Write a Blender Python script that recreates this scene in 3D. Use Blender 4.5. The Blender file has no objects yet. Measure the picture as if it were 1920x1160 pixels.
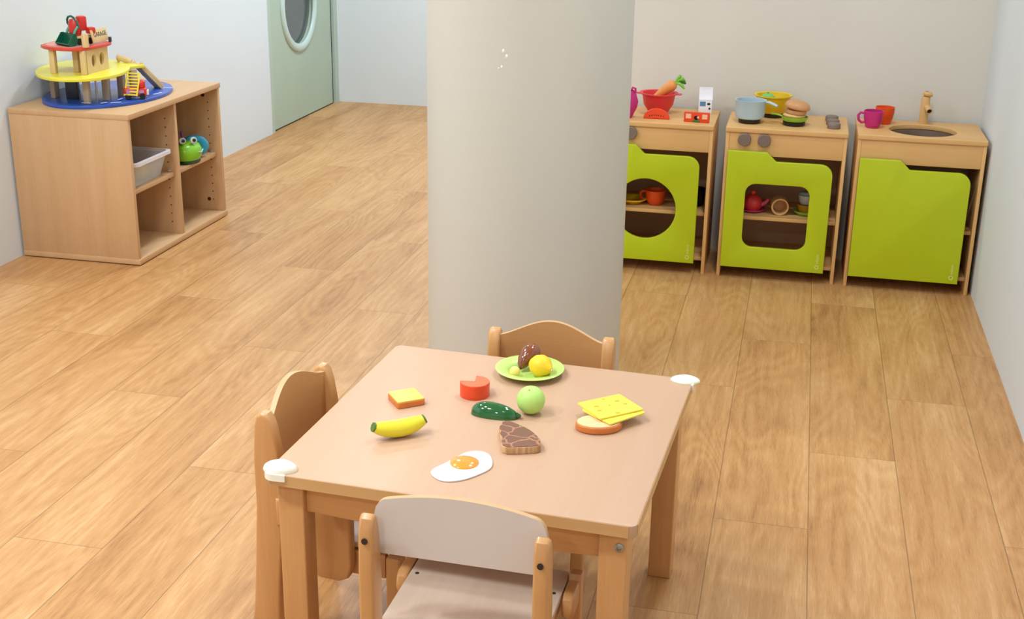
import bpy, bmesh, math, random
from mathutils import Vector, Matrix, Euler

random.seed(7)
S = bpy.context.scene
COL = S.collection
PI = math.pi
R = math.radians

# ------------------------------------------------------------------ camera
cam_d = bpy.data.cameras.new('camera')
cam_d.sensor_fit = 'HORIZONTAL'; cam_d.sensor_width = 36.0
cam_d.lens = 2382.2 / 1920 * 36.0
cam_d.clip_start = 0.05; cam_d.clip_end = 60
cam = bpy.data.objects.new('camera', cam_d); COL.objects.link(cam)
right = Vector((0.97500302, 0.22168430, 0.01500573))
down = Vector((0.08706156, -0.31902941, -0.94373753))
fwd = Vector((-0.20442453, 0.92145337, -0.33035482))
m3 = Matrix((right, -down, -fwd)).transposed()
cam.matrix_world = Matrix.Translation((0, 0, 1.5)) @ m3.to_4x4()
S.camera = cam

# ------------------------------------------------------------------ world, view
w = bpy.data.worlds.new('world'); S.world = w; w.use_nodes = True
w.node_tree.nodes['Background'].inputs[0].default_value = (0.8, 0.85, 0.9, 1)
w.node_tree.nodes['Background'].inputs[1].default_value = 0.3
S.view_settings.view_transform = 'Standard'; S.view_settings.look = 'None'
S.view_settings.gamma = 1.0; S.view_settings.exposure = 0.2
S.view_settings.use_curve_mapping = False

# ------------------------------------------------------------------ ceiling lamps
def lamp(x, y, z, power, size, col, spread=170):
    d = bpy.data.lights.new('ceiling_light', 'AREA'); d.shape = 'DISK'; d.size = size
    d.energy = power; d.color = col; d.spread = R(spread)
    o = bpy.data.objects.new('ceiling_light', d); COL.objects.link(o); o.location = (x, y, z)
    return o
WARM = (0.84, 0.935, 1.0); COOL = (0.78, 0.90, 1.0)
for x, y, p, c in ((-2.2, 1.2, 24, WARM), (-1.3, 1.2, 16, WARM), (-0.2, 1.0, 2, WARM),
                   (-2.2, 3.0, 20, WARM), (-1.55, 1.9, 13, WARM), (0.0, 3.0, 13, WARM),
                   (-2.0, 5.2, 18, COOL), (-1.9, 6.9, 30, COOL), (-0.1, 4.1, 10, COOL),
                   (-1.0, -0.6, 17, WARM)):
    lamp(x, y, 2.56, p, 0.22, c)

# ------------------------------------------------------------------ materials
def lin(c):
    f = lambda v: v / 12.92 if v <= 0.04045 else ((v + 0.055) / 1.055) ** 2.4
    return tuple(f(v / 255) for v in c) + (1.0,)

def base_mat(name):
    m = bpy.data.materials.new(name); m.use_nodes = True
    nt = m.node_tree
    return m, nt, nt.nodes['Principled BSDF']

def plain(name, rgb, rough=0.4, spec=0.5, noise=0.04, nscale=18, bump=0.0, metal=0.0, coat=0.0):
    m, nt, b = base_mat(name)
    n = nt.nodes.new('ShaderNodeTexNoise'); n.inputs['Scale'].default_value = nscale
    n.inputs['Detail'].default_value = 3
    tc = nt.nodes.new('ShaderNodeTexCoord'); nt.links.new(tc.outputs['Object'], n.inputs['Vector'])
    r = nt.nodes.new('ShaderNodeValToRGB')
    c = lin(rgb)
    r.color_ramp.elements[0].color = tuple(min(1, v * (1 - noise)) for v in c[:3]) + (1,)
    r.color_ramp.elements[1].color = tuple(min(1, v * (1 + noise)) for v in c[:3]) + (1,)
    r.color_ramp.elements[0].position = 0.35; r.color_ramp.elements[1].position = 0.65
    nt.links.new(n.outputs['Fac'], r.inputs['Fac']); nt.links.new(r.outputs['Color'], b.inputs['Base Color'])
    b.inputs['Roughness'].default_value = rough
    b.inputs['Specular IOR Level'].default_value = spec
    b.inputs['Metallic'].default_value = metal
    b.inputs['Coat Weight'].default_value = coat
    if bump > 0:
        n2 = nt.nodes.new('ShaderNodeTexNoise'); n2.inputs['Scale'].default_value = 160; n2.inputs['Detail'].default_value = 4
        nt.links.new(tc.outputs['Object'], n2.inputs['Vector'])
        bp = nt.nodes.new('ShaderNodeBump'); bp.inputs['Strength'].default_value = bump; bp.inputs['Distance'].default_value = 0.002
        nt.links.new(n2.outputs['Fac'], bp.inputs['Height']); nt.links.new(bp.outputs['Normal'], b.inputs['Normal'])
    return m

def wood(name, light, dark, axis='z', scale=1.0, rough=0.4, contrast=0.5, spec=0.4, coat=0.0):
    """Streaky grain running along one object axis, with fine pores."""
    m, nt, b = base_mat(name); L = nt.links; N = nt.nodes
    tc = N.new('ShaderNodeTexCoord'); mp = N.new('ShaderNodeMapping')
    sc = {'x': (1.2, 22, 22), 'y': (22, 1.2, 22), 'z': (22, 22, 1.2)}[axis]
    mp.inputs['Scale'].default_value = tuple(v * scale for v in sc)
    L.new(tc.outputs['Object'], mp.inputs['Vector'])
    n = N.new('ShaderNodeTexNoise'); n.inputs['Scale'].default_value = 1; n.inputs['Detail'].default_value = 5; n.inputs['Distortion'].default_value = 0.4
    L.new(mp.outputs['Vector'], n.inputs['Vector'])
    mp2 = N.new('ShaderNodeMapping'); sc2 = {'x': (14, 260, 260), 'y': (260, 14, 260), 'z': (260, 260, 14)}[axis]
    mp2.inputs['Scale'].default_value = sc2; L.new(tc.outputs['Object'], mp2.inputs['Vector'])
    n2 = N.new('ShaderNodeTexNoise'); n2.inputs['Scale'].default_value = 1; n2.inputs['Detail'].default_value = 2
    L.new(mp2.outputs['Vector'], n2.inputs['Vector'])
    mx = N.new('ShaderNodeMix'); mx.data_type = 'FLOAT'; mx.inputs[0].default_value = 0.3
    L.new(n.outputs['Fac'], mx.inputs[2]); L.new(n2.outputs['Fac'], mx.inputs[3])
    r = N.new('ShaderNodeValToRGB')
    r.color_ramp.elements[0].position = 0.5 - 0.25 / max(contrast, 0.05) * 0.5; r.color_ramp.elements[0].color = lin(dark)
    r.color_ramp.elements[1].position = 0.5 + 0.25 / max(contrast, 0.05) * 0.5; r.color_ramp.elements[1].color = lin(light)
    L.new(mx.outputs[0], r.inputs['Fac']); L.new(r.outputs['Color'], b.inputs['Base Color'])
    b.inputs['Roughness'].default_value = rough; b.inputs['Specular IOR Level'].default_value = spec
    b.inputs['Coat Weight'].default_value = coat
    return m

def floor_material():
    m, nt, b = base_mat('oak_vinyl_planks'); L = nt.links; N = nt.nodes
    geo = N.new('ShaderNodeNewGeometry'); sep = N.new('ShaderNodeSeparateXYZ'); L.new(geo.outputs['Position'], sep.inputs[0])
    def mth(op, a, b_=None, c=None):
        n = N.new('ShaderNodeMath'); n.operation = op
        for i, v in enumerate((a, b_, c)):
            if v is None: continue
            if isinstance(v, (int, float)): n.inputs[i].default_value = v
            else: L.new(v, n.inputs[i])
        return n.outputs[0]
    W, LEN = 0.2265, 1.29
    u = mth('DIVIDE', mth('ADD', sep.outputs[0], 0.111), W)
    ci = mth('FLOOR', u); fu = mth('FRACT', u)
    v = mth('DIVIDE', mth('SUBTRACT', mth('SUBTRACT', sep.outputs[1], 4.10), mth('MULTIPLY', ci, 0.44)), LEN)
    ri = mth('FLOOR', v); fv = mth('FRACT', v)
    cid = N.new('ShaderNodeCombineXYZ'); L.new(ci, cid.inputs[0]); L.new(ri, cid.inputs[1])
    wn = N.new('ShaderNodeTexWhiteNoise'); wn.noise_dimensions = '3D'; L.new(cid.outputs[0], wn.inputs['Vector'])
    # per-plank shifted coordinates
    off = N.new('ShaderNodeVectorMath'); off.operation = 'SCALE'; off.inputs['Scale'].default_value = 37.0
    L.new(wn.outputs['Color'], off.inputs[0])
    add = N.new('ShaderNodeVectorMath'); add.operation = 'ADD'; L.new(geo.outputs['Position'], add.inputs[0]); L.new(off.outputs[0], add.inputs[1])
    def noise(sx, sy, detail, dist, rough=0.5):
        mp = N.new('ShaderNodeMapping'); mp.inputs['Scale'].default_value = (sx, sy, 1); L.new(add.outputs[0], mp.inputs['Vector'])
        n = N.new('ShaderNodeTexNoise'); n.inputs['Scale'].default_value = 1; n.inputs['Detail'].default_value = detail
        n.inputs['Distortion'].default_value = dist; n.inputs['Roughness'].default_value = rough
        L.new(mp.outputs['Vector'], n.inputs['Vector']); return n.outputs['Fac']
    broad = noise(6, 0.8, 4, 0.5)
    mid = noise(60, 3.4, 5, 0.3, 0.6)
    fine = noise(420, 26, 3, 0.0, 0.6)
    # cathedral rings
    mpw = N.new('ShaderNodeMapping'); mpw.inputs['Scale'].default_value = (5.0, 0.9, 1); L.new(add.outputs[0], mpw.inputs['Vector'])
    nr = N.new('ShaderNodeTexNoise'); nr.inputs['Scale'].default_value = 1; nr.inputs['Detail'].default_value = 1.5; nr.inputs['Distortion'].default_value = 0.3
    L.new(mpw.outputs['Vector'], nr.inputs['Vector'])
    rings = mth('MULTIPLY_ADD', mth('SINE', mth('MULTIPLY', nr.outputs['Fac'], 110.0)), 0.5, 0.5)
    g = mth('ADD', mth('MULTIPLY', broad, 0.36), mth('MULTIPLY', mid, 0.30))
    g = mth('ADD', g, mth('MULTIPLY', fine, 0.26))
    g = mth('ADD', g, mth('MULTIPLY', rings, 0.05))
    g = mth('ADD', g, mth('MULTIPLY', mth('SUBTRACT', wn.outputs['Value'], 0.5), 0.055))
    r = N.new('ShaderNodeValToRGB'); cr = r.color_ramp
    cr.elements[0].position = 0.30; cr.elements[0].color = lin((150, 101, 56))
    cr.elements[1].position = 0.64; cr.elements[1].color = lin((216, 170, 119))
    e = cr.elements.new(0.44); e.color = lin((188, 136, 82))
    e = cr.elements.new(0.52); e.color = lin((199, 149, 95))
    L.new(g, r.inputs['Fac'])
    # seams
    du = mth('MULTIPLY', mth('MINIMUM', fu, mth('SUBTRACT', 1.0, fu)), W)
    dv = mth('MULTIPLY', mth('MINIMUM', fv, mth('SUBTRACT', 1.0, fv)), LEN)
    sd = mth('MINIMUM', du, mth('MULTIPLY', dv, 1.3))
    seam = N.new('ShaderNodeMapRange'); seam.inputs['From Min'].default_value = 0.0004; seam.inputs['From Max'].default_value = 0.0018
    seam.inputs['To Min'].default_value = 0.5; seam.inputs['To Max'].default_value = 1.0; L.new(sd, seam.inputs['Value'])
    mul = N.new('ShaderNodeVectorMath'); mul.operation = 'SCALE'; L.new(r.outputs['Color'], mul.inputs[0]); L.new(seam.outputs[0], mul.inputs['Scale'])
    L.new(mul.outputs[0], b.inputs['Base Color'])
    b.inputs['Roughness'].default_value = 0.42; b.inputs['Specular IOR Level'].default_value = 0.45
    bp = N.new('ShaderNodeBump'); bp.inputs['Strength'].default_value = 0.25; bp.inputs['Distance'].default_value = 0.001
    L.new(mth('MULTIPLY', mth('ADD', mid, fine), seam.outputs[0]), bp.inputs['Height']); L.new(bp.outputs['Normal'], b.inputs['Normal'])
    return m

def column_material():
    m, nt, b = base_mat('cream_column_paint'); L = nt.links; N = nt.nodes
    geo = N.new('ShaderNodeNewGeometry')
    n = N.new('ShaderNodeTexNoise'); n.inputs['Scale'].default_value = 3; L.new(geo.outputs['Position'], n.inputs['Vector'])
    r = N.new('ShaderNodeValToRGB'); r.color_ramp.elements[0].color = lin((197, 193, 181)); r.color_ramp.elements[1].color = lin((202, 197, 185))
    L.new(n.outputs['Fac'], r.inputs['Fac']); L.new(r.outputs['Color'], b.inputs['Base Color'])
    b.inputs['Roughness'].default_value = 0.5
    return m

FLOOR = floor_material()
WALL = plain('white_wall_paint', (222, 226, 228), 0.75, 0.3, 0.008, 2, 0.05)
WALLG = plain('warm_wall_paint', (224, 219, 208), 0.75, 0.3, 0.008, 2, 0.05)
CEIL = plain('ceiling_paint', (235, 235, 232), 0.9, 0.2, 0.01)
COLM = column_material()
CHIP = plain('paint_chip_white', (238, 232, 220), 0.6)
DOORG = plain('pale_green_door_paint', (178, 194, 174), 0.5, 0.4, 0.02, 3)
DOORF = plain('pale_green_frame_paint', (184, 198, 184), 0.5, 0.4, 0.02, 3)
RINGM = plain('porthole_ring_satin', (196, 214, 204), 0.25, 0.6, 0.02)
DARK = plain('painted_gap_shade', (34, 44, 38), 0.8)  # shade in the gaps round the door leaf, painted as a dark colour
GLASSD = plain('dark_porthole_glass', (92, 96, 94), 0.12, 0.6, 0.02)
BLACK = plain('black_plastic', (16, 15, 15), 0.3, 0.5)
HOLE = plain('dark_hole', (50, 32, 18), 0.8)

LAM = {a: wood('beech_melamine_' + a, (212, 172, 128), (200, 156, 110), a, 0.8, 0.5, 0.6) for a in 'xyz'}
LAMTOP = wood('table_top_laminate', (202, 164, 134), (197, 157, 126), 'y', 0.9, 0.42, 0.6, 0.35)
LAMEDGE = wood('table_edge_band', (214, 172, 118), (202, 158, 104), 'x', 1, 0.45)
BEE = {a: wood('solid_beech_' + a, (213, 160, 104), (197, 142, 86), a, 1.0, 0.32, 0.6, 0.5, 0.15) for a in 'xyz'}
PLY = {a: wood('oiled_beech_panel_' + a, (202, 150, 98), (190, 138, 86), a, 0.8, 0.4, 0.6) for a in 'xyz'}
MAP = {a: wood('kitchen_maple_' + a, (230, 184, 122), (218, 168, 104), a, 0.5, 0.45, 0.6) for a in 'xyz'}
WHLAM = plain('white_laminate', (216, 205, 198), 0.4, 0.45, 0.01)
SEATL = wood('pale_seat_laminate', (216, 192, 172), (202, 176, 154), 'y', 0.7, 0.35, 0.6)
LIME = plain('lime_green_lacquer', (186, 202, 22), 0.4, 0.45, 0.015, 5)
LOGO = plain('pale_door_print', (218, 226, 140), 0.5)
KNOBG = plain('grey_brown_knob', (128, 110, 98), 0.5, 0.4, 0.03)
BACKP = wood('kitchen_back_panel', (214, 174, 136), (200, 160, 120), 'x', 0.6, 0.6)
STEEL = plain('brushed_steel', (170, 168, 162), 0.35, 0.5, 0.05, 30, 0, 0.8)
BASIN = plain('dark_basin', (112, 92, 74), 0.35, 0.5, 0.04, 12)
GUARD = plain('ivory_soft_guard', (245, 243, 226), 0.35, 0.5, 0.01)

# ------------------------------------------------------------------ mesh helpers
def link(name, me, mat, parent=None, loc=(0, 0, 0), rot=(0, 0, 0), smooth=False):
    o = bpy.data.objects.new(name, me); COL.objects.link(o)
    mats = mat if isinstance(mat, (list, tuple)) else [mat]
    if not me.materials:
        for mm in mats: me.materials.append(mm)
    o.parent = parent; o.location = loc; o.rotation_euler = rot
    if smooth:
        for p in me.polygons: p.use_smooth = True
    return o

def from_bm(name, bm, mat, parent=None, loc=(0, 0, 0), rot=(0, 0, 0), smooth=False, sharp=None):
    bmesh.ops.recalc_face_normals(bm, faces=bm.faces[:])
    me = bpy.data.meshes.new(name); bm.to_mesh(me); bm.free()
    if smooth or sharp is not None:
        for p in me.polygons: p.use_smooth = True
        me.set_sharp_from_angle(angle=R(sharp if sharp is not None else 180))
    return link(name, me, mat, parent, loc, rot)

def add_box(bm, size, c=(0, 0, 0), bev=0.0, rot=None, seg=2, mi=0):
    t = bmesh.new(); bmesh.ops.create_cube(t, size=1.0)
    bmesh.ops.scale(t, vec=size, verts=t.verts[:])
    if bev > 0: bmesh.ops.bevel(t, geom=t.edges[:] + t.verts[:], offset=bev, segments=seg, profile=0.5, affect='EDGES')
    M = Matrix.Translation(c)
    if rot is not None: M = M @ Euler(rot).to_matrix().to_4x4()
    bmesh.ops.transform(t, matrix=M, verts=t.verts[:])
    merge(bm, t, mi)

def merge(bm, t, mi=0):
    vm = {v: bm.verts.new(v.co) for v in t.verts}
    for f in t.faces:
        try:
            nf = bm.faces.new([vm[v] for v in f.verts]); nf.material_index = mi; nf.smooth = f.smooth
        except ValueError: pass
    t.free()

def box(name, size, c, mat, parent=None, bev=0.0015, rot=(0, 0, 0), seg=2):
    bm = bmesh.new(); add_box(bm, size, (0, 0, 0), bev, None, seg)
    return from_bm(name, bm, mat, parent, c, rot, sharp=35)

def add_lathe(bm, prof, c=(0, 0, 0), seg=40, rot=None, mi=0, sx=1, sy=1):
    """prof = [(r, z)...]; revolve around z, closing where r == 0."""
    t = bmesh.new(); rings = []
    for r, z in prof:
        if r < 1e-6: rings.append([t.verts.new((0, 0, z))])
        else: rings.append([t.verts.new((r * math.cos(2 * PI * i / seg) * sx, r * math.sin(2 * PI * i / seg) * sy, z)) for i in range(seg)])
    for a, b in zip(rings, rings[1:]):
        for i in range(seg):
            j = (i + 1) % seg
            if len(a) == 1 and len(b) == 1: continue
            if len(a) == 1: t.faces.new((a[0], b[i], b[j]))
            elif len(b) == 1: t.faces.new((a[i], b[0], a[j]))
            else: t.faces.new((a[i], b[i], b[j], a[j]))
    M = Matrix.Translation(c)
    if rot is not None: M = M @ Euler(rot).to_matrix().to_4x4()
    bmesh.ops.transform(t, matrix=M, verts=t.verts[:]); merge(bm, t, mi)

def lathe(name, prof, mat, parent=None, c=(0, 0, 0), rot=(0, 0, 0), seg=40, sharp=40, sx=1, sy=1):
    bm = bmesh.new(); add_lathe(bm, prof, seg=seg, sx=sx, sy=sy)
    return from_bm(name, bm, mat, parent, c, rot, sharp=sharp)

def sphere_prof(r, n=14, sz=1.0):
    return [(r * math.sin(PI * i / n), -r * sz * math.cos(PI * i / n)) for i in range(n + 1)]

def add_tube(bm, pts, rad, seg=12, closed=False, flat=1.0, mi=0):
    pts = [Vector(p) for p in pts]; n = len(pts)
    rads = rad if isinstance(rad, (list, tuple)) else [rad] * n
    rings = []; prev = None
    for i, p in enumerate(pts):
        if closed: t = (pts[(i + 1) % n] - pts[i - 1]).normalized()
        else: t = (pts[min(i + 1, n - 1)] - pts[max(i - 1, 0)]).normalized()
        if prev is None:
            a = Vector((0, 0, 1)) if abs(t.z) < 0.9 else Vector((1, 0, 0))
            u = t.cross(a).normalized()
        else: u = (prev - t * prev.dot(t)).normalized()
        prev = u; v = t.cross(u)
        rings.append([bm.verts.new(p + u * math.cos(2 * PI * k / seg) * rads[i] + v * math.sin(2 * PI * k / seg) * rads[i] * flat) for k in range(seg)])
    m = n if closed else n - 1
    for i in range(m):
        a, b = rings[i], rings[(i + 1) % n]
        for k in range(seg):
            f = bm.faces.new((a[k], a[(k + 1) % seg], b[(k + 1) % seg], b[k])); f.material_index = mi
    if not closed:
        bm.faces.new(rings[0][::-1]).material_index = mi; bm.faces.new(rings[-1]).material_index = mi

def tube(name, pts, rad, mat, parent=None, loc=(0, 0, 0), rot=(0, 0, 0), seg=12, closed=False, flat=1.0):
    bm = bmesh.new(); add_tube(bm, pts, rad, seg, closed, flat)
    return from_bm(name, bm, mat, parent, loc, rot, sharp=50)

def arc(cx, cy, r, a0, a1, n=8):
    return [(cx + r * math.cos(R(a0 + (a1 - a0) * i / n)), cy + r * math.sin(R(a0 + (a1 - a0) * i / n))) for i in range(n + 1)]

def rrect(x0, y0, x1, y1, r, n=6):
    return arc(x1 - r, y1 - r, r, 0, 90, n) + arc(x0 + r, y1 - r, r, 90, 180, n) + arc(x0 + r, y0 + r, r, 180, 270, n) + arc(x1 - r, y0 + r, r, 270, 360, n)

def slab_mesh(name, outline, thick, holes=(), bev=0.0):
    """2D outline (with holes) filled and extruded symmetrically along local z."""
    cu = bpy.data.curves.new(name, 'CURVE'); cu.dimensions = '2D'; cu.fill_mode = 'BOTH'
    cu.extrude = thick / 2 - bev; cu.bevel_depth = bev; cu.offset = -bev; cu.bevel_resolution = 2
    for loop in [outline] + list(holes):
        sp = cu.splines.new('POLY'); sp.points.add(len(loop) - 1); sp.use_cyclic_u = True
        for i, (x, y) in enumerate(loop): sp.points[i].co = (x, y, 0, 1)
    return curve_mesh(name, cu)

def curve_mesh(name, cu):
    tmp = bpy.data.objects.new('tmp', cu); COL.objects.link(tmp)
    dg = bpy.context.evaluated_depsgraph_get(); dg.update()
    me = bpy.data.meshes.new_from_object(tmp.evaluated_get(dg)); me.name = name
    bpy.data.objects.remove(tmp); bpy.data.curves.remove(cu)
    bm = bmesh.new(); bm.from_mesh(me); bmesh.ops.remove_doubles(bm, verts=bm.verts[:], dist=1e-6)
    bmesh.ops.recalc_face_normals(bm, faces=bm.faces[:]); bm.to_mesh(me); bm.free()
    for p in me.polygons: p.use_smooth = abs(p.normal.z) < 0.998
    me.set_sharp_from_angle(angle=R(35)); me.materials.clear()
    return me

UP_YZ = (R(90), 0, R(90))      # outline (u, v) -> (y, z), thickness along x
UP_XZ = (R(90), 0, 0)          # outline (u, v) -> (x, z), thickness along y

def slab(name, outline, thick, mat, parent=None, c=(0, 0, 0), rot=(0, 0, 0), holes=(), bev=0.0):
    return link(name, baked(slab_mesh(name, outline, thick, holes, bev), rot), mat, parent, c)

def baked(me, rot):
    me.transform(Euler(rot).to_matrix().to_4x4()); return me

def text_mesh(name, body, size, depth, align='CENTER'):
    cu = bpy.data.curves.new(name, 'FONT'); cu.body = body; cu.size = size; cu.extrude = depth
    cu.align_x = align; cu.align_y = 'CENTER'
    return curve_mesh(name, cu)

def thing(name, label, cat, loc=(0, 0, 0), rz=0.0, group=None):
    o = bpy.data.objects.new(name, None); COL.objects.link(o); o.empty_display_size = 0.05
    o.location = loc; o.rotation_euler = (0, 0, rz)
    return tag(o, label, cat, group)

def tag(o, label, cat, group=None):
    o['label'] = label; o['category'] = cat
    if group: o['group'] = group
    return o

def struct(o): o['kind'] = 'structure'; return o

# ------------------------------------------------------------------ room shell
H = 2.6
XL, XR, YB, YF, YR, XS = -2.957, 0.700, 5.150, 7.96, -1.6, -1.15
struct(box('floor', (XR - XL + 0.6, YF - YR + 0.6, 0.1), ((XL + XR) / 2, (YF + YR) / 2, -0.05), FLOOR, bev=0))
struct(box('ceiling', (XR - XL + 0.6, YF - YR + 0.6, 0.1), ((XL + XR) / 2, (YF + YR) / 2, H + 0.05), CEIL, bev=0))
struct(box('wall_right', (0.1, YB - YR + 0.2, H), (XR + 0.05, (YB + YR) / 2, H / 2), WALL, bev=0))
struct(box('wall_back', (XR - XS + 0.0, 0.1, H), ((XR + XS) / 2, YB + 0.05, H / 2), WALLG, bev=0))
struct(box('wall_passage', (0.1, YF - YB - 0.1, H), (XS + 0.05, (YF + YB) / 2 + 0.05, H / 2), WALL, bev=0))
struct(box('wall_far', (XS - XL + 0.1, 0.1, H), ((XS + XL) / 2, YF + 0.05, H / 2), WALL, bev=0))
struct(box('wall_rear', (XR - XL, 0.1, H), ((XR + XL) / 2, YR - 0.05, H / 2), WALL, bev=0))
DY0, DY1, DH = 6.83, 7.955, 2.1
wl = slab('wall_left', [(YR, 0), (DY0, 0), (DY0, DH), (DY1, DH), (DY1, 0), (YF, 0), (YF, H), (YR, H)], 0.1, WALL, None, (XL - 0.05, 0, 0), UP_YZ)
struct(wl)
# door in the left wall: frame, leaf with a round porthole
d = bpy.data.objects.new('door_1', None); COL.objects.link(d); d.location = (XL, 0, 0); struct(d)
fr = 0.045
slab('door_frame', [(DY0, 0), (DY0 + fr, 0), (DY0 + fr, DH - fr), (DY1 - fr - 0.02, DH - fr), (DY1 - fr - 0.02, 0), (DY1, 0), (DY1, DH), (DY0, DH)], 0.1, DOORF, d, (-0.052, 0, 0), UP_YZ)
PY, PZ, PR = 7.34, 0.665, 0.205
PY, PZ, PR = 7.335, 0.69, 0.245
circ = lambda cy, cz, r, n=56: [(cy + r * math.cos(2 * PI * i / n), cz + r * math.sin(2 * PI * i / n)) for i in range(n)]
slab('door_leaf', [(DY0 + fr + 0.004, 0.008), (DY1 - fr - 0.045, 0.008), (DY1 - fr - 0.045, DH - fr - 0.004), (DY0 + fr + 0.004, DH - fr - 0.004)], 0.04, DOORG, d, (-0.035, 0, 0), UP_YZ, holes=[circ(PY, PZ, PR)])
box('door_gap_shade', (0.02, DY1 - DY0 - fr, DH - fr), (-0.085, (DY0 + DY1) / 2, (DH - fr) / 2), DARK, d, bev=0)  # dark sheet behind the leaf, stands in for shade in the gap
box('jamb_gap_shade', (0.030, 0.022, DH - fr - 0.01), (-0.034, DY1 - fr - 0.0325, (DH - fr) / 2), DARK, d, bev=0)  # dark strip filling the jamb gap, its shade put in as colour
box('under_door_shade', (0.030, DY1 - DY0 - 0.14, 0.007), (-0.034, (DY0 + DY1) / 2 - 0.01, 0.0036), DARK, d, bev=0)  # dark line below the leaf, painted shade and no real door part
bm = bmesh.new()
add_tube(bm, [(0, PY + (PR + 0.012) * math.cos(2 * PI * i / 56), PZ + (PR + 0.012) * math.sin(2 * PI * i / 56)) for i in range(56)], 0.026, 12, True, 0.55)
from_bm('porthole_ring', bm, RINGM, d, (-0.012, 0, 0), sharp=60)
slab('porthole_glass', circ(PY, PZ, PR + 0.004), 0.008, GLASSD, d, (-0.045, 0, 0), UP_YZ)

# round column
bm = bmesh.new(); add_lathe(bm, [(0, 0), (0.2875, 0), (0.2875, H), (0, H)], seg=128)
colo = from_bm('column', bm, COLM, None, (-0.742, 3.52, 0), sharp=40); struct(colo)
def on_col(a, z, sz, nm='paint_chip'):
    o = lathe(nm, [(0, 0), (sz, 0), (sz * 0.6, 0.0012), (0, 0.0015)], CHIP, colo, (0.2873 * math.cos(a), 0.2873 * math.sin(a), z), (0, R(90), a), 10, sx=1.4, sy=0.8)
    return o
for a, z, sz in ((-91.8, 1.045, 0.0042), (-90.0, 1.032, 0.0042), (-92.6, 1.004, 0.0035), (-94.2, 1.0, 0.002)): on_col(R(a), z, sz)

# ------------------------------------------------------------------ low shelf unit by the left wall
SX0, SX1, SY0, SY1, SH = -2.946, -2.440, 4.300, 5.097, 0.592
sh = thing('shelf_unit', 'low beech storage cabinet with four open compartments against the left wall', 'shelf', ((SX0 + SX1) / 2, (SY0 + SY1) / 2, 0))
dx, dy, th = (SX1 - SX0), (SY1 - SY0), 0.019
box('top_board', (dx, dy, 0.021), (0, 0, SH - 0.0105), LAM['y'], sh)
box('bottom_board', (dx, dy, 0.021), (0, 0, 0.0145), LAM['y'], sh)
zi0, zi1 = 0.025, SH - 0.021
for s in (-1, 1):
    box('side_panel', (dx - 0.006, th, zi1 - zi0), (-0.003, s * (dy / 2 - th / 2 - 0.002), (zi0 + zi1) / 2), LAM['z'], sh, 0.0008)
box('divider', (dx - 0.012, th, zi1 - zi0), (-0.006, -0.004, (zi0 + zi1) / 2), LAM['z'], sh, 0.0008)
box('back_board', (0.006, dy - 0.03, zi1 - zi0), (-dx / 2 + 0.006, 0, (zi0 + zi1) / 2), LAM['z'], sh, 0)
for s in (-1, 1):
    y0 = -dy / 2 + th + 0.002 if s < 0 else -0.004 + th / 2
    y1 = -0.004 - th / 2 if s < 0 else dy / 2 - th - 0.002
    z = 0.280
    box('shelf_board', (dx - 0.04, y1 - y0 - 0.002, 0.018), (-0.008, (y0 + y1) / 2, z), LAM['y'], sh, 0.0012)
    bm = bmesh.new()
    for k in range(13):
        for xx in (dx / 2 - 0.055,):
            zz = 0.075 + k * 0.036
            if abs(zz - z) < 0.02: continue
            add_lathe(bm, [(0, 0), (0.0028, 0), (0.0028, 0.0006), (0, 0.0006)], (xx, y1 + 0.0002, zz), 10, (R(90), 0, 0))
    o = from_bm('peg_holes', bm, HOLE, sh); o['kind'] = 'stuff'
    box('shelf_pin', (0.012, 0.006, 0.006), (dx / 2 - 0.05, y1 - 0.004, z + 0.0125), WHLAM, sh, 0.001)
for zz in (0.538, 0.075):
    lathe('cam_fitting', [(0, 0), (0.008, 0), (0.008, 0.002), (0, 0.002)], HOLE, sh, (dx / 2 - 0.075, dy / 2 - th - 0.002, zz), (R(90), 0, 0), 16)

# storage bin with balls
def trans_mat():
    m, nt, b = base_mat('clear_frosted_plastic'); L = nt.links; N = nt.nodes
    b.inputs['Base Color'].default_value = lin((226, 228, 230)); b.inputs['Roughness'].default_value = 0.3
    n = N.new('ShaderNodeTexNoise'); n.inputs['Scale'].default_value = 40
    mr = N.new('ShaderNodeMapRange'); mr.inputs['To Min'].default_value = 0.36; mr.inputs['To Max'].default_value = 0.48
    L.new(n.outputs['Fac'], mr.inputs['Value'])
    t = N.new('ShaderNodeBsdfTransparent'); mx = N.new('ShaderNodeMixShader')
    L.new(mr.outputs[0], mx.inputs[0]); L.new(t.outputs[0], mx.inputs[1]); L.new(b.outputs[0], mx.inputs[2])
    L.new(mx.outputs[0], N['Material Output'].inputs['Surface'])
    return m
CLEAR = trans_mat()
BINRIM = plain('milky_plastic_rim', (226, 220, 224), 0.35, 0.5, 0.02)
zs = 0.2895
bn = thing('storage_bin', 'clear plastic storage bin with a milky rim in the upper left compartment', 'bin', (-2.638, 4.502, zs))
def ring_loft(levels, seg=6):
    t = bmesh.new(); rings = []
    for (hx, hy, z, r) in levels:
        rings.append([t.verts.new((x, y, z)) for x, y in rrect(-hx, -hy, hx, hy, r, seg)])
    for a, b in zip(rings, rings[1:]):
        n = len(a)
        for i in range(n): t.faces.new((a[i], a[(i + 1) % n], b[(i + 1) % n], b[i]))
    t.faces.new(rings[0][::-1]); t.faces.new(rings[-1])
    return t
t = ring_loft([(0.148, 0.115, 0.001, 0.02), (0.172, 0.139, 0.092, 0.024), (0.170, 0.137, 0.092, 0.022), (0.146, 0.113, 0.003, 0.018)])
from_bm('bin_body', t, CLEAR, bn, sharp=40)
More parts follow.
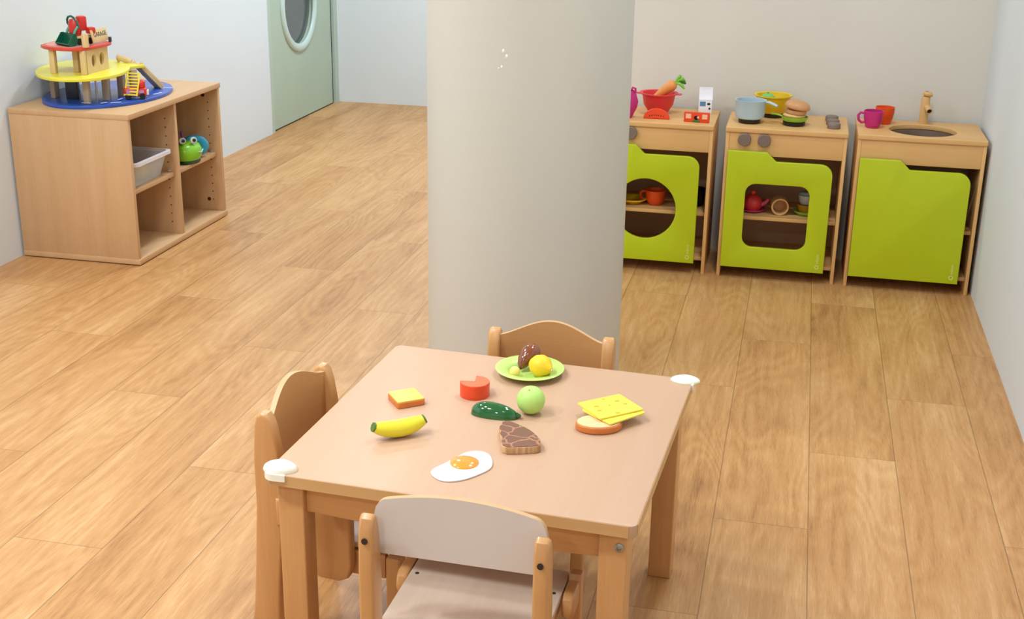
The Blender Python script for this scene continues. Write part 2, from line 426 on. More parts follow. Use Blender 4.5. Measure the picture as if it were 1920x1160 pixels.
t = ring_loft([(0.172, 0.139, 0.086, 0.024), (0.186, 0.152, 0.088, 0.03), (0.186, 0.152, 0.101, 0.03), (0.171, 0.138, 0.101, 0.024)])
t.faces.ensure_lookup_table()
bmesh.ops.delete(t, geom=[f for f in t.faces if len(f.verts) > 6], context='FACES')
n = len(rrect(0, 0, 1, 1, 0.1, 6)); vs = list(t.verts)
for i in range(n): t.faces.new((vs[i], vs[(i + 1) % n], vs[3 * n + (i + 1) % n], vs[3 * n + i]))
from_bm('bin_rim', t, BINRIM, bn, sharp=40)
BALLY = plain('yellow_ball_plastic', (222, 200, 60), 0.4)
for (x, y, r, lab) in ((-2.525, 4.398, 0.034, 'yellow play ball in the left front corner of the clear bin'),
                       (-2.53, 4.52, 0.030, 'yellow play ball seen through the middle of the clear bin front'),
                       (-2.62, 4.44, 0.032, 'yellow play ball further back inside the clear bin')):
    tag(lathe('play_ball', sphere_prof(r), BALLY, None, (x, y, zs + 0.004 + r)), lab, 'ball')

# green toy snail in the right compartment
G1 = plain('bright_green_plastic', (128, 190, 36), 0.3, 0.5, 0.02); G2 = plain('dark_green_rubber', (30, 62, 28), 0.5)
BLU = plain('turquoise_plastic', (40, 150, 190), 0.35, 0.5, 0.03); GREYP = plain('pale_grey_plastic', (196, 208, 198), 0.35)
PURP = plain('purple_plastic', (112, 62, 140), 0.4)
sn = thing('toy_snail', 'green plastic toy animal with ringed eyes and a blue shell wheel, upper right compartment', 'toy', (-2.498, 4.866, zs), R(6))
sn.scale = (1.25, 1.25, 1.0)
lathe('body', [(0, 0.006), (0.03, 0.006), (0.047, 0.014), (0.055, 0.032), (0.054, 0.056), (0.046, 0.074), (0.03, 0.084), (0, 0.088)], G1, sn, (0, 0, 0), seg=36, sx=0.85, sy=1.1)
lathe('base', [(0, 0), (0.046, 0), (0.049, 0.006), (0.045, 0.012), (0, 0.012)], G2, sn, seg=32, sx=0.85, sy=1.1)
for q in (0,):
    lathe('shell_wheel', [(0, -0.016), (0.03, -0.016), (0.044, -0.011), (0.047, 0), (0.044, 0.011), (0.03, 0.016), (0.018, 0.012), (0, 0.014)], BLU, sn, (0.0, 0.072, 0.05), (R(90), 0, R(18)), seg=30)
for (x, y) in ((0.026, -0.014), (-0.006, -0.032)):
    e = lathe('eye', [(0, 0), (0.009, 0), (0.0135, 0.003), (0.0135, 0.007), (0.010, 0.009), (0.008, 0.007), (0, 0.007)], GREYP, sn, (x, y, 0.096), (0, R(78), R(-30)), 24)
    lathe('pupil', [(0, 0), (0.006, 0), (0.006, 0.003), (0, 0.004)], BLACK, e, (0, 0, 0.008), seg=14)
tube('mouth', [(0.047, -0.02, 0.05), (0.049, 0.002, 0.044), (0.045, 0.026, 0.05)], 0.0022, GREYP, sn, seg=8)
tube('antenna', [(-0.004, -0.01, 0.08), (-0.01, -0.016, 0.115), (-0.006, -0.03, 0.135)], [0.005, 0.004, 0.006], PURP, sn, seg=10)

# ------------------------------------------------------------------ toy garage on the shelf
GB = plain('blue_painted_board', (44, 84, 176), 0.25, 0.5, 0.05, 12); GY = plain('yellow_painted_board', (232, 222, 66), 0.3, 0.5, 0.03, 12)
GR = plain('red_painted_board', (214, 72, 48), 0.35, 0.5, 0.03, 12); GRT = plain('pale_red_board_top', (222, 140, 126), 0.35, 0.5, 0.03, 12)
GWD = wood('garage_plywood', (226, 196, 140), (212, 178, 120), 'z', 1.2, 0.45)
GWG = wood('garage_grey_wood', (184, 164, 140), (166, 146, 122), 'z', 1.2, 0.45)
WPR = plain('white_print', (196, 210, 236), 0.5); GRD = plain('dark_grey_board', (52, 54, 62), 0.4)
gz = SH
ga = thing('toy_garage', 'wooden toy parking garage with blue base, yellow deck and red roof on the low shelf', 'toy garage', (-2.72, 4.60, gz))
def ell(cx, cy, a, b, ang, n=64):
    c, s = math.cos(R(ang)), math.sin(R(ang)); out = []
    for i in range(n):
        u, v = a * math.cos(2 * PI * i / n), b * math.sin(2 * PI * i / n)
        out.append((cx + u * c - v * s, cy + u * s + v * c))
    return out
LX, LY = -2.72, 4.60
loc2 = lambda x, y, z=0: (x - LX, y - LY, z - gz)
bl = slab('base_board', ell(-2.722 - LX, 4.664 - LY, 0.322, 0.228, 90), 0.013, GB, ga, (0, 0, 0.0067), bev=0.002)
for (x, y, a, l) in ((-2.56, 4.43, 40, 0.04), (-2.60, 4.41, 70, 0.03), (-2.52, 4.56, 60, 0.05), (-2.505, 4.66, 80, 0.05), (-2.53, 4.80, 20, 0.04), (-2.66, 4.385, 10, 0.035), (-2.58, 4.50, 90, 0.03)):
    box('white_marking', (l, 0.008, 0.0006), loc2(x, y, gz + 0.0137), WPR, bl, 0, (0, 0, R(a)))
zy = 0.714
yd = slab('deck', ell(-2.762 - LX, 4.556 - LY, 0.262, 0.177, -67), 0.012, GY, ga, (0, 0, zy - 0.006 - gz), bev=0.002)
slab('deck_tip', [(-0.075, -0.05), (0.085, -0.035), (0.085, 0.045), (-0.075, 0.05)], 0.012, GY, ga, loc2(-2.665, 4.675, zy - 0.0062), (0, 0, R(52)), bev=0.002)
zb, zt = gz + 0.0134, zy - 0.012
def post(x, y, sx, sy, z0, z1, m, nm='post', rz=0):
    return box(nm, (sx, sy, z1 - z0), loc2(x, y, (z0 + z1) / 2), m, ga, 0.0015, (0, 0, R(rz)))
post(-2.855, 4.490, 0.020, 0.034, zb, zt, GWG)
post(-2.665, 4.405, 0.024, 0.020, zb, zt, GWG)
post(-2.640, 4.505, 0.026, 0.022, zb, zt, GWG)
post(-2.630, 4.605, 0.026, 0.024, zb, zt, GWG)
post(-2.880, 4.680, 0.024, 0.024, zb, zt, GWG)
post(-2.780, 4.490, 0.050, 0.014, zb, zt, GRD, 'elevator_panel')
post(-2.610, 4.665, 0.030, 0.018, zb, zt, GWG, 'ramp_support', 52)
for (x, y) in ((-2.648, 4.445), (-2.628, 4.50)):
    lathe('metal_rod', [(0, 0), (0.0035, 0), (0.0035, zt - zb), (0, zt - zb)], STEEL, ga, loc2(x, y, zb), seg=12)
# upper storey
zr = 0.818
slab('roof', [(x - LX, y - LY) for x, y in ((-2.868, 4.470), (-2.862, 4.435), (-2.835, 4.408), (-2.79, 4.385), (-2.74, 4.374), (-2.70, 4.378), (-2.668, 4.40), (-2.652, 4.45), (-2.650, 4.51), (-2.645, 4.56), (-2.655, 4.60), (-2.685, 4.62), (-2.75, 4.62), (-2.84, 4.60), (-2.872, 4.55))], 0.012, GR, ga, (0, 0, zr - 0.006 - gz), bev=0.002)
slab('roof_top', [(x - LX, y - LY) for x, y in ((-2.856, 4.475), (-2.85, 4.443), (-2.82, 4.418), (-2.78, 4.397), (-2.735, 4.388), (-2.70, 4.392), (-2.68, 4.41), (-2.666, 4.46), (-2.664, 4.55), (-2.69, 4.605), (-2.75, 4.605), (-2.83, 4.587), (-2.856, 4.54))], 0.001, GRT, ga, (0, 0, zr + 0.0006 - gz))
zq = zr - 0.012
post(-2.800, 4.412, 0.022, 0.020, zy, zq, GWD)
post(-2.735, 4.470, 0.022, 0.022, zy, zq, GWD)
post(-2.672, 4.412, 0.020, 0.014, zy, zq, GWD)
holes = [ell(0.050, 0.046, 0.017, 0.025, 0, 24), ell(0.108, 0.046, 0.017, 0.025, 0, 24)]
slab('side_wall', [(0, 0), (0.155, 0), (0.155, zq - zy), (0, zq - zy)], 0.010, GWD, ga, loc2(-2.668, 4.425, zy), UP_YZ, holes=holes)
post(-2.745, 4.600, 0.10, 0.010, zy, zq, GWD, 'rear_wall')
# ramp from the deck tip down to the base board
p0 = Vector((-2.632, 4.735, zy - 0.004)); p1 = Vector((-2.585, 4.815, gz + 0.018))
dirv = (p1 - p0); ln = dirv.length; ang = math.atan2(dirv.y, dirv.x); pit = math.asin(-dirv.z / ln)
mid = (p0 + p1) / 2
rp = box('ramp', (ln + 0.012, 0.055, 0.007), tuple(mid - Vector((LX, LY, gz))), GWD, ga, 0.001, (0, pit, ang))
for s in (-1, 1): box('ramp_rail', (ln + 0.008, 0.005, 0.014), (0, s * 0.025, 0.009), GWD, rp, 0.001)
# garage sign and end post on the roof
sg = box('sign_board', (0.006, 0.112, 0.050), loc2(-2.672, 4.545, zr + 0.031), GWD, ga, 0.001, (0, R(-12), 0))
link('sign_lettering', baked(text_mesh('sign_lettering', 'GARAGE', 0.024, 0.0004), UP_YZ), plain('sign_black_print', (70, 66, 66), 0.5), sg, (0.0034, 0, 0.004))
post(-2.655, 4.592, 0.010, 0.010, zr, zr + 0.020, GRD, 'sign_foot')
lathe('bollard', [(0, 0), (0.013, 0), (0.013, 0.045), (0.010, 0.052), (0, 0.054)], GWD, ga, loc2(-2.664, 4.425, zr), seg=20)
# guard rail at the back edge of the deck
tube('deck_rail', [loc2(-2.72, 4.76, zy + 0.004), loc2(-2.715, 4.74, zy + 0.022), loc2(-2.69, 4.745, zy + 0.014), loc2(-2.66, 4.75, zy + 0.004)], 0.006, GWD, ga, seg=8, flat=2.0)

# loader toy standing on the roof
TG = plain('dark_green_plastic', (16, 92, 66), 0.3, 0.5, 0.03); TT = plain('teal_plastic', (88, 160, 130), 0.35); TR = plain('toy_red_plastic', (206, 48, 40), 0.35, 0.5, 0.04)
zl = zr + 0.001
ld = thing('toy_loader', 'small red toy loader with a dark green bucket on the red garage roof', 'toy vehicle', (-2.735, 4.47, zl), R(-28))
bm = bmesh.new()
prof = [(-0.040, 0.046), (-0.034, 0.020), (-0.030, 0.006), (-0.020, 0.0), (0.012, 0.002)]
inner = [(0.012, 0.005), (-0.018, 0.0045), (-0.0265, 0.010), (-0.030, 0.021), (-0.036, 0.046)]
# bucket: profile in (y, z), opening toward -y
pts = [(-0.058, 0.008), (-0.050, 0.002), (-0.034, 0.0), (-0.020, 0.006), (-0.016, 0.020), (-0.020, 0.046), (-0.023, 0.046), (-0.0195, 0.021), (-0.023, 0.009), (-0.035, 0.004), (-0.050, 0.006), (-0.056, 0.011)]
bk = slab('bucket', pts, 0.088, TG, ld, (0, 0, 0), UP_YZ)
for s in (-1, 1):
    slab('bucket_side', [(-0.058, 0.008), (-0.050, 0.001), (-0.034, -0.001), (-0.018, 0.006), (-0.014, 0.020), (-0.018, 0.047), (-0.030, 0.046)], 0.003, TG, bk, (s * 0.0445, 0, 0), UP_YZ)
    tube('lift_arm', [(s * 0.026, -0.017, 0.040), (s * 0.027, -0.010, 0.056), (s * 0.027, 0.002, 0.070)], 0.005, TT, ld, seg=8)
tube('roll_hoop', [(-0.027, 0.002, 0.064), (-0.035, -0.003, 0.080), (-0.032, -0.005, 0.094), (-0.020, -0.006, 0.105), (-0.004, -0.004, 0.108), (0.012, -0.001, 0.102), (0.023, 0.003, 0.088), (0.028, 0.006, 0.066)], 0.0042, TG, ld, seg=10)
lathe('engine_hood', [(0, 0), (0.020, 0), (0.024, 0.02), (0.024, 0.05), (0.018, 0.066), (0, 0.070)], TR, ld, (0, 0.006, 0.030), seg=24)
box('cab', (0.032, 0.034, 0.056), (0.008, 0.030, 0.080), TR, ld, 0.008)
box('chassis', (0.044, 0.075, 0.026), (0, 0.025, 0.022), GWD, ld, 0.004)
box('rear_weight', (0.03, 0.03, 0.026), (0.026, 0.056, 0.052), TR, ld, 0.006)
for x, y in ((-0.026, 0.005), (0.026, 0.005), (-0.026, 0.052), (0.026, 0.052)):
    lathe('wheel', [(0, -0.006), (0.011, -0.006), (0.013, 0), (0.011, 0.006), (0, 0.006)], BLACK, ld, (x, y, 0.0132), (0, R(90), 0), 20)

# toy fire engine on the base board
YL = plain('yellow_plastic', (238, 210, 52), 0.35, 0.5, 0.02); PLILAC = plain('lilac_print', (178, 140, 190), 0.4)
fe = thing('toy_fire_engine', 'red toy fire engine with a yellow ladder in front of the garage ramp', 'toy vehicle', (-2.548, 4.562, gz + 0.0137), R(28))
fe.scale = (1.12, 1.12, 1.12)
box('body', (0.080, 0.040, 0.030), (0, 0, 0.024), TR, fe, 0.008, seg=3)
box('cab', (0.028, 0.036, 0.028), (0.022, 0.002, 0.050), TR, fe, 0.008, seg=3)
box('side_stripe', (0.060, 0.0015, 0.010), (0, -0.0205, 0.026), PLILAC, fe, 0.0004)
box('bumper', (0.008, 0.034, 0.016), (0.042, 0, 0.022), WHLAM, fe, 0.002)
for x in (-0.024, 0.024):
    for s in (-1, 1):
        lathe('wheel', [(0, -0.004), (0.009, -0.004), (0.0105, 0), (0.009, 0.004), (0, 0.004)], BLACK, fe, (x, s * 0.019, 0.0106), (R(90), 0, 0), 18)
# ladder leaning over the rear, rungs across
la = bpy.data.objects.new('ladder', None)
bm = bmesh.new()
for s in (-1, 1): add_box(bm, (0.006, 0.086, 0.004), (s * 0.0225, 0, 0), 0.0008)
for k in range(8): add_box(bm, (0.043, 0.0052, 0.003), (0, -0.039 + k * 0.0112, 0), 0.0006)
bpy.data.objects.remove(la)
from_bm('ladder', bm, YL, fe, (-0.008, -0.010, 0.052), (R(62), R(0), R(-24)), sharp=40)

# ------------------------------------------------------------------ play kitchen units
KY, KD, KW, KH = 4.785, 0.335, 0.446, 0.585
def kitchen(name, label, x0, width, door_hole, door_lbl=None):
    r = thing(name, label, 'play kitchen unit', (x0, KY, 0), 0, None)
    t = 0.013
    for xx in (t / 2, width - t / 2):
        box('side_panel', (t, KD - 0.01, KH - 0.018), (xx, (KD - 0.01) / 2 + 0.001, (KH - 0.018) / 2), MAP['z'], r, 0.0015)
    box('fascia', (width - 2 * t, 0.014, 0.086), (width / 2, 0.010, KH - 0.018 - 0.043), MAP['x'], r, 0.0012)
    box('shelf', (width - 2 * t, KD - 0.06, 0.014), (width / 2, 0.045 + (KD - 0.06) / 2 - 0.012, 0.232), MAP['x'], r, 0.0012)
    box('bottom_board', (width - 2 * t, KD - 0.05, 0.014), (width / 2, 0.03 + (KD - 0.06) / 2, 0.055), MAP['x'], r, 0.0012)
    box('back_panel', (width - 2 * t, 0.006, KH - 0.018 - 0.05), (width / 2, KD - 0.014, (KH - 0.018 + 0.05) / 2), BACKP, r, 0)
    dz0, dz1, dn = 0.046, 0.500, 0.466
    a, b = 0.013, width - 0.042
    out = [(a, dz0), (b, dz0)] + arc(b - 0.045, dn - 0.045, 0.045, 0, 90, 8) + arc(a + 0.185, dn + 0.012, 0.012, 270, 215, 4) + arc(a + 0.140, dz1 - 0.012, 0.012, 35, 90, 4) + [(a, dz1)]
    dr = slab('door', out, 0.017, LIME, r, (0, -0.0105, 0), UP_XZ, holes=door_hole, bev=0.0028)
    # printed ring and word on the lower right of the door
    lr = bmesh.new(); add_lathe(lr, [(0.0052, 0), (0.0082, 0), (0.0082, 0.0005), (0.0052, 0.0005), (0.0052, 0)], seg=28)
    from_bm('printed_ring', lr, LOGO, dr, (b - 0.026, -0.0087, dz0 + 0.024), (R(90), 0, 0))
    me = text_mesh('printed_word', 'educo', 0.015, 0.0003, 'LEFT'); me.transform(Euler((R(90), 0, 0)).to_matrix().to_4x4() @ Euler((0, 0, R(90))).to_matrix().to_4x4())
    link('printed_word', me, LOGO, dr, (b - 0.026, -0.0087, dz0 + 0.038))
    return r, width
def knobs(r, xs, z=0.5415):
    for x in xs:
        lathe('knob', [(0, 0), (0.024, 0), (0.0245, 0.003), (0.0245, 0.014), (0.022, 0.017), (0, 0.0175)], KNOBG, r, (x, 0.003, z), (R(90), 0, 0), 32)
def worktop(r, width, hole=()):
    slab('worktop', rrect(-0.002, -0.004, width + 0.002, KD, 0.006, 3), 0.018, MAP['x'], r, (0, 0, KH - 0.009), holes=hole, bev=0.0025)

k1, wd = kitchen('washer_unit', 'wooden play kitchen unit with a round hole in its lime door, half behind the column', -0.743, KW, [circ(0.205, 0.252, 0.119, 48)])
worktop(k1, wd); knobs(k1, (0.10, 0.136))
k2, wd = kitchen('stove_unit', 'wooden play stove with square window in lime door, black hotplates and two knobs', -0.249, 0.444, [rrect(0.088, 0.130, 0.326, 0.378, 0.038)])
worktop(k2, wd); knobs(k2, (0.070, 0.143))
k3, wd = kitchen('sink_unit', 'wooden play sink unit with solid lime door and wooden tap beside right wall', 0.232, 0.452, [])
SKX, SKY = 0.236, 0.148
ehole = ell(SKX, SKY, 0.122, 0.115, 0, 48)
worktop(k3, wd, [ehole])
lathe('basin', [(0, 0.0), (0.07, 0.004), (0.106, 0.02), (0.118, 0.075), (0.127, 0.0775), (0.127, 0.0745), (0.122, 0.0735), (0.110, 0.018), (0.072, 0.001), (0, -0.003)], BASIN, k3, (SKX, SKY, KH - 0.018 - 0.078), seg=48, sy=0.94)
fx, fy = 0.247, 0.290
fa = lathe('tap_column', [(0, 0), (0.0165, 0), (0.0165, 0.098), (0.014, 0.104), (0, 0.104)], MAP['z'], k3, (fx, fy, KH), seg=28)
lathe('tap_handle', [(0, 0), (0.010, 0), (0.018, 0.006), (0.019, 0.012), (0.014, 0.018), (0, 0.020)], MAP['x'], k3, (fx + 0.004, fy, KH + 0.103), (0, R(10), 0), 24)
lathe('tap_screw', [(0, 0), (0.006, 0), (0.006, 0.002), (0, 0.002)], STEEL, k3, (fx + 0.001, fy, KH + 0.1225), seg=14)
lathe('tap_spout', [(0, 0), (0.011, 0), (0.011, 0.040), (0.0085, 0.040), (0.0085, 0.034), (0, 0.034)], MAP['y'], k3, (fx + 0.006, fy - 0.010, KH + 0.066), (R(105), 0, R(12)), 24)
bpy_s = lathe('spout_hole', [(0, 0), (0.0084, 0), (0.0084, 0.001), (0, 0.001)], HOLE, k3, (fx + 0.0135, fy - 0.0425, KH + 0.0573), (R(105), 0, R(12)), 20)
# stove details: hotplates and top switches
for (x, y) in ((0.078, 0.115), (0.158, 0.262), (0.245, 0.112)):
    lathe('hotplate', [(0, 0), (0.040, 0), (0.042, 0.003), (0.042, 0.014), (0.039, 0.017), (0, 0.017)], BLACK, k2, (x, y, KH), seg=36)
for k in range(3):
    lathe('top_switch', [(0, 0), (0.0235, 0), (0.0245, 0.003), (0.0245, 0.017), (0.022, 0.020), (0, 0.020)], KNOBG, k2, (0.392 - 0.003 * k, 0.088 + 0.075 * k, KH), seg=26)

# ------------------------------------------------------------------ toys on and in the kitchens
RED = plain('red_plastic', (228, 58, 60), 0.4, 0.5, 0.02); PINK = plain('pink_plastic', (224, 84, 122), 0.4); MAG = plain('magenta_plastic', (198, 40, 122), 0.35, 0.5, 0.02)
ORG = plain('orange_plastic', (240, 84, 24), 0.35, 0.5, 0.02); ORR = plain('orange_red_plastic', (236, 70, 30), 0.4); YEL = plain('yellow_bowl_plastic', (240, 198, 20), 0.35)
BLG = plain('pale_blue_plastic', (180, 200, 208), 0.4, 0.5, 0.02); CAR = plain('carrot_orange', (232, 150, 78), 0.45, 0.4, 0.05, 25)
LEAF = plain('carrot_leaf_green', (130, 190, 70), 0.5, 0.4, 0.1, 60); LEAFD = plain('dark_leaf_green', (60, 120, 44), 0.5)
WHT = plain('white_card', (240, 240, 246), 0.5); BLUP = plain('blue_print', (90, 140, 180), 0.5); PEACH = plain('peach_print', (250, 196, 160), 0.5)
BUN = plain('toasted_bun', (206, 148, 96), 0.4, 0.5, 0.06, 30); BUNL = plain('light_bun', (222, 182, 110), 0.5, 0.4, 0.05, 30); LGRN = plain('light_green_plastic', (150, 200, 56), 0.35)
SEED = plain('dark_seed', (90, 30, 14), 0.6)
KT = KH
def mug(name, label, x, y, z, mat, r=0.036, h=0.064, handle=180, group=None):
    m = thing(name, label, 'cup', (x, y, z), R(handle), group)
    lathe('cup_body', [(0, 0), (r * 0.62, 0), (r * 0.72, 0.004), (r * 0.88, h * 0.32), (r * 0.98, h * 0.65), (r, h), (r * 0.93, h), (r * 0.90, h * 0.6), (r * 0.80, h * 0.3), (r * 0.6, 0.006), (0, 0.005)], mat, m, seg=36)
    tube('handle', [(r * 0.93, 0, h * 0.84), (r * 1.3, 0, h * 0.86), (r * 1.52, 0, h * 0.70), (r * 1.46, 0, h * 0.42), (r * 1.16, 0, h * 0.28), (r * 0.86, 0, h * 0.30)], 0.0034, mat, m, seg=8, flat=1.5)
    return m
mug('toy_cup', 'magenta toy cup with a handle standing left of the sink', 0.285, 4.935, KT, MAG)
mug('toy_cup', 'orange toy cup behind the magenta cup beside the sink', 0.331, 5.030, KT, ORG, handle=75)

# colander with carrot
co = thing('toy_colander', 'red toy colander with a pink side handle on the left kitchen unit', 'colander', (-0.530, 4.985, KT))
lathe('bowl', [(0, 0.0), (0.036, 0.0), (0.038, 0.004), (0.042, 0.012), (0.058, 0.036), (0.064, 0.070), (0.066, 0.076), (0.076, 0.078), (0.076, 0.082), (0.064, 0.081), (0.060, 0.070), (0.053, 0.038), (0.036, 0.012), (0, 0.010)], RED, co, seg=44)
box('handle', (0.05, 0.018, 0.006), (-0.095, -0.010, 0.079), PINK, co, 0.0028, (0, R(4), R(8)))
box('grip_tab', (0.020, 0.022, 0.006), (0.080, -0.006, 0.079), PINK, co, 0.0028, (0, 0, R(-8)))
ca = thing('toy_carrot', 'orange toy carrot with green leaves leaning out of the red colander', 'carrot', (-0.545, 4.985, KT + 0.044))
d3 = Vector((0.094, 0.0, 0.074)).normalized()
pp = [Vector((-0.022, 0, 0)) + d3 * s for s in (0, 0.012, 0.04, 0.075, 0.105, 0.120, 0.127)]
tube('root', pp, [0.003, 0.008, 0.013, 0.019, 0.0215, 0.018, 0.009], CAR, ca, seg=20)
tip = pp[-1]
for i, (ax, az) in enumerate(((0.9, 0.5), (1.0, 0.1), (0.8, -0.3), (0.5, 0.8), (1.0, 0.35))):
    v = Vector((ax, 0.25 * math.sin(i * 2.1), az)).normalized()
    tube('leaf', [tip - d3 * 0.004, tip + v * 0.016 + Vector((0, 0, 0.004)), tip + v * 0.032, tip + v * 0.040 - Vector((0, 0, 0.008))], [0.003, 0.006, 0.007, 0.003], LEAF if i != 1 else LEAFD, ca, seg=8)

# magenta jug beside the colander
ju = thing('toy_jug', 'magenta toy jug on the left kitchen unit, mostly behind the column', 'jug', (-0.640, 4.862, KT))
lathe('jug_body', [(0, 0), (0.022, 0), (0.026, 0.006), (0.042, 0.040), (0.045, 0.062), (0.038, 0.088), (0.030, 0.104), (0.027, 0.104), (0.035, 0.086), (0.040, 0.060), (0.036, 0.038), (0.02, 0.008), (0, 0.006)], MAG, ju, seg=36)
tube('handle', [(0.014, -0.012, 0.104), (0.024, -0.012, 0.118), (0.034, -0.010, 0.114), (0.034, -0.008, 0.096)], 0.0045, MAG, ju, seg=10)

# watermelon slice
wm = thing('toy_melon_slice', 'orange red half round toy melon slice in front of the red colander', 'toy fruit', (-0.522, 4.868, KT), R(2))
hs = arc(0, 0.001, 0.050, 0, 180, 24)
hs = [(x, y * 0.78) for x, y in hs]
slab('flesh', hs, 0.018, ORR, wm, (0, 0, 0), UP_XZ, bev=0.002)
for k in range(7):
    lathe('seed', [(0, -0.0012), (0.0018, -0.0004), (0.0018, 0.0004), (0, 0.0012)], SEED, wm, (-0.026 + k * 0.0087, -0.0093, 0.012 + 0.003 * math.sin(PI * k / 6)), (R(90), 0, 0), 8, sy=1.8)

# milk carton
mk = thing('toy_milk_carton', 'white toy milk carton with a blue and black printed front', 'carton', (-0.352, 5.045, KT), R(8))
box('carton_body', (0.050, 0.050, 0.055), (0, 0, 0.0275), WHT, mk, 0.001)
rf = slab('gable_top', [(-0.026, 0), (0.026, 0), (0.004, 0.036), (0.003, 0.046), (-0.003, 0.046), (-0.004, 0.036)], 0.052, WHT, mk, (0, 0, 0.0555), UP_YZ)
box('blue_print', (0.022, 0.0006, 0.018), (-0.011, -0.0254, 0.040), BLUP, mk, 0)
lathe('cow_patch', [(0, -0.0003), (0.0065, -0.0003), (0.0065, 0.0003), (0, 0.0003)], BLACK, mk, (0.012, -0.0254, 0.040), (R(90), 0, 0), 16, sy=0.7)
lathe('cow_patch', [(0, -0.0003), (0.004, -0.0003), (0.004, 0.0003), (0, 0.0003)], BLACK, mk, (0.016, -0.0254, 0.022), (R(90), 0, 0), 16)

# orange printed block with windows
bk1 = thing('toy_barn_block', 'flat orange red toy block with two light windows and a cow picture', 'toy block', (-0.366, 4.842, KT), R(-3))
box('block_body', (0.096, 0.016, 0.038), (0, 0, 0.019), ORR, bk1, 0.0015)
for x in (-0.031, 0.031):
    box('window', (0.020, 0.0006, 0.018), (x, -0.0083, 0.023), PEACH, bk1, 0)
box('picture_ground', (0.028, 0.0006, 0.008), (0, -0.0083, 0.005), LEAFD, bk1, 0)
lathe('picture_cow', [(0, -0.0004), (0.009, -0.0004), (0.009, 0.0004), (0, 0.0004)], BLACK, bk1, (-0.001, -0.0085, 0.018), (R(90), 0, 0), 18, sy=0.9)
lathe('picture_cow_face', [(0, -0.0004), (0.0045, -0.0004), (0.0045, 0.0004), (0, 0.0004)], PEACH, bk1, (0.006, -0.0090, 0.020), (R(90), 0, 0), 14)

# saucepan on the front left hotplate
PZ0 = KT + 0.017
sp = thing('toy_saucepan', 'pale blue toy saucepan on the front left hotplate of the stove', 'saucepan', (-0.171, 4.900, PZ0))
lathe('pan_body', [(0, 0), (0.048, 0), (0.053, 0.004), (0.056, 0.020), (0.0575, 0.064), (0.0595, 0.070), (0.0545, 0.070), (0.053, 0.062), (0.051, 0.010), (0, 0.006)], BLG, sp, seg=48)
tube('handle', [(0.052, -0.010, 0.064), (0.070, -0.020, 0.066), (0.090, -0.031, 0.060), (0.102, -0.038, 0.056)], [0.006, 0.009, 0.008, 0.007], BLG, sp, seg=12, flat=0.6)
# yellow bowl on the rear hotplate with a green ball
yb = thing('toy_bowl', 'yellow toy bowl on the rear hotplate of the stove', 'bowl', (-0.091, 5.047, PZ0))
lathe('bowl_body', [(0, 0), (0.044, 0), (0.048, 0.004), (0.062, 0.040), (0.066, 0.062), (0.074, 0.066), (0.074, 0.070), (0.063, 0.068), (0.058, 0.040), (0.044, 0.008), (0, 0.006)], YEL, yb, seg=44)
GNB = plain('mint_green_fruit', (120, 196, 110), 0.4)
lt = thing('toy_lime', 'green toy fruit lying in the yellow bowl on the stove', 'toy fruit', (-0.112, 5.04, PZ0 + 0.0068))
lathe('fruit_body', sphere_prof(0.034), GNB, lt, (0, 0, 0.034))
lathe('stem_end', [(0, 0), (0.004, 0), (0.003, 0.003), (0, 0.004)], LEAFD, lt, (0, 0, 0.0675), seg=10)
# green pan with burger
gp = thing('toy_frying_pan', 'light green toy frying pan on the front right hotplate', 'frying pan', (-0.003, 4.898, PZ0))
lathe('pan_body', [(0, 0), (0.042, 0), (0.046, 0.004), (0.051, 0.016), (0.048, 0.016), (0.043, 0.006), (0, 0.004)], LGRN, gp, seg=40)
tube('handle', [(-0.046, 0.010, 0.013), (-0.066, 0.022, 0.016), (-0.088, 0.034, 0.015)], [0.004, 0.006, 0.006], LGRN, gp, seg=10, flat=0.6)
bg = thing('toy_burger', 'toy burger with a tilted brown bun in the light green pan', 'toy food', (-0.003, 4.898, PZ0 + 0.0045))
lathe('bottom_bun', [(0, 0), (0.034, 0), (0.040, 0.006), (0.042, 0.014), (0.036, 0.020), (0, 0.020)], BUNL, bg, (-0.003, 0, 0.002), (0, R(3), 0), 32)
lathe('patty', [(0, 0), (0.038, 0), (0.040, 0.006), (0.038, 0.014), (0, 0.014)], BUN, bg, (0.003, 0, 0.023), (0, R(4), 0), 32)
lathe('top_bun', [(0, 0), (0.040, 0), (0.047, 0.005), (0.048, 0.012), (0.042, 0.022), (0.028, 0.030), (0, 0.034)], BUN, bg, (0.006, 0, 0.040), (0, R(9), 0), 36)

# things inside the washer unit
SZ = 0.2395
yc = thing('toy_dish', 'yellow toy dish on the shelf seen through the round door hole', 'dish', (-0.603, 4.895, SZ))
lathe('dish_body', [(0, 0), (0.03, 0), (0.046, 0.012), (0.058, 0.018), (0.058, 0.022), (0.044, 0.017), (0.028, 0.006), (0, 0.005)], YEL, yc, seg=36)
lathe('dish_ring', [(0.026, 0.0062), (0.029, 0.0062), (0.029, 0.008), (0.026, 0.008), (0.026, 0.0062)], ORG, yc, seg=30)
mug('toy_cup', 'orange toy cup on the shelf behind the round door hole', -0.513, 4.90, SZ, ORG, r=0.040, h=0.058)
tm = tag(lathe('toy_pot', [(0, 0), (0.036, 0), (0.044, 0.006), (0.048, 0.062), (0.051, 0.066), (0.046, 0.066), (0.043, 0.008), (0, 0.006)], BLACK, None, (-0.369, 4.93, SZ), seg=32), 'dark toy pot at the right end of the left unit shelf, beside door edge', 'pot')
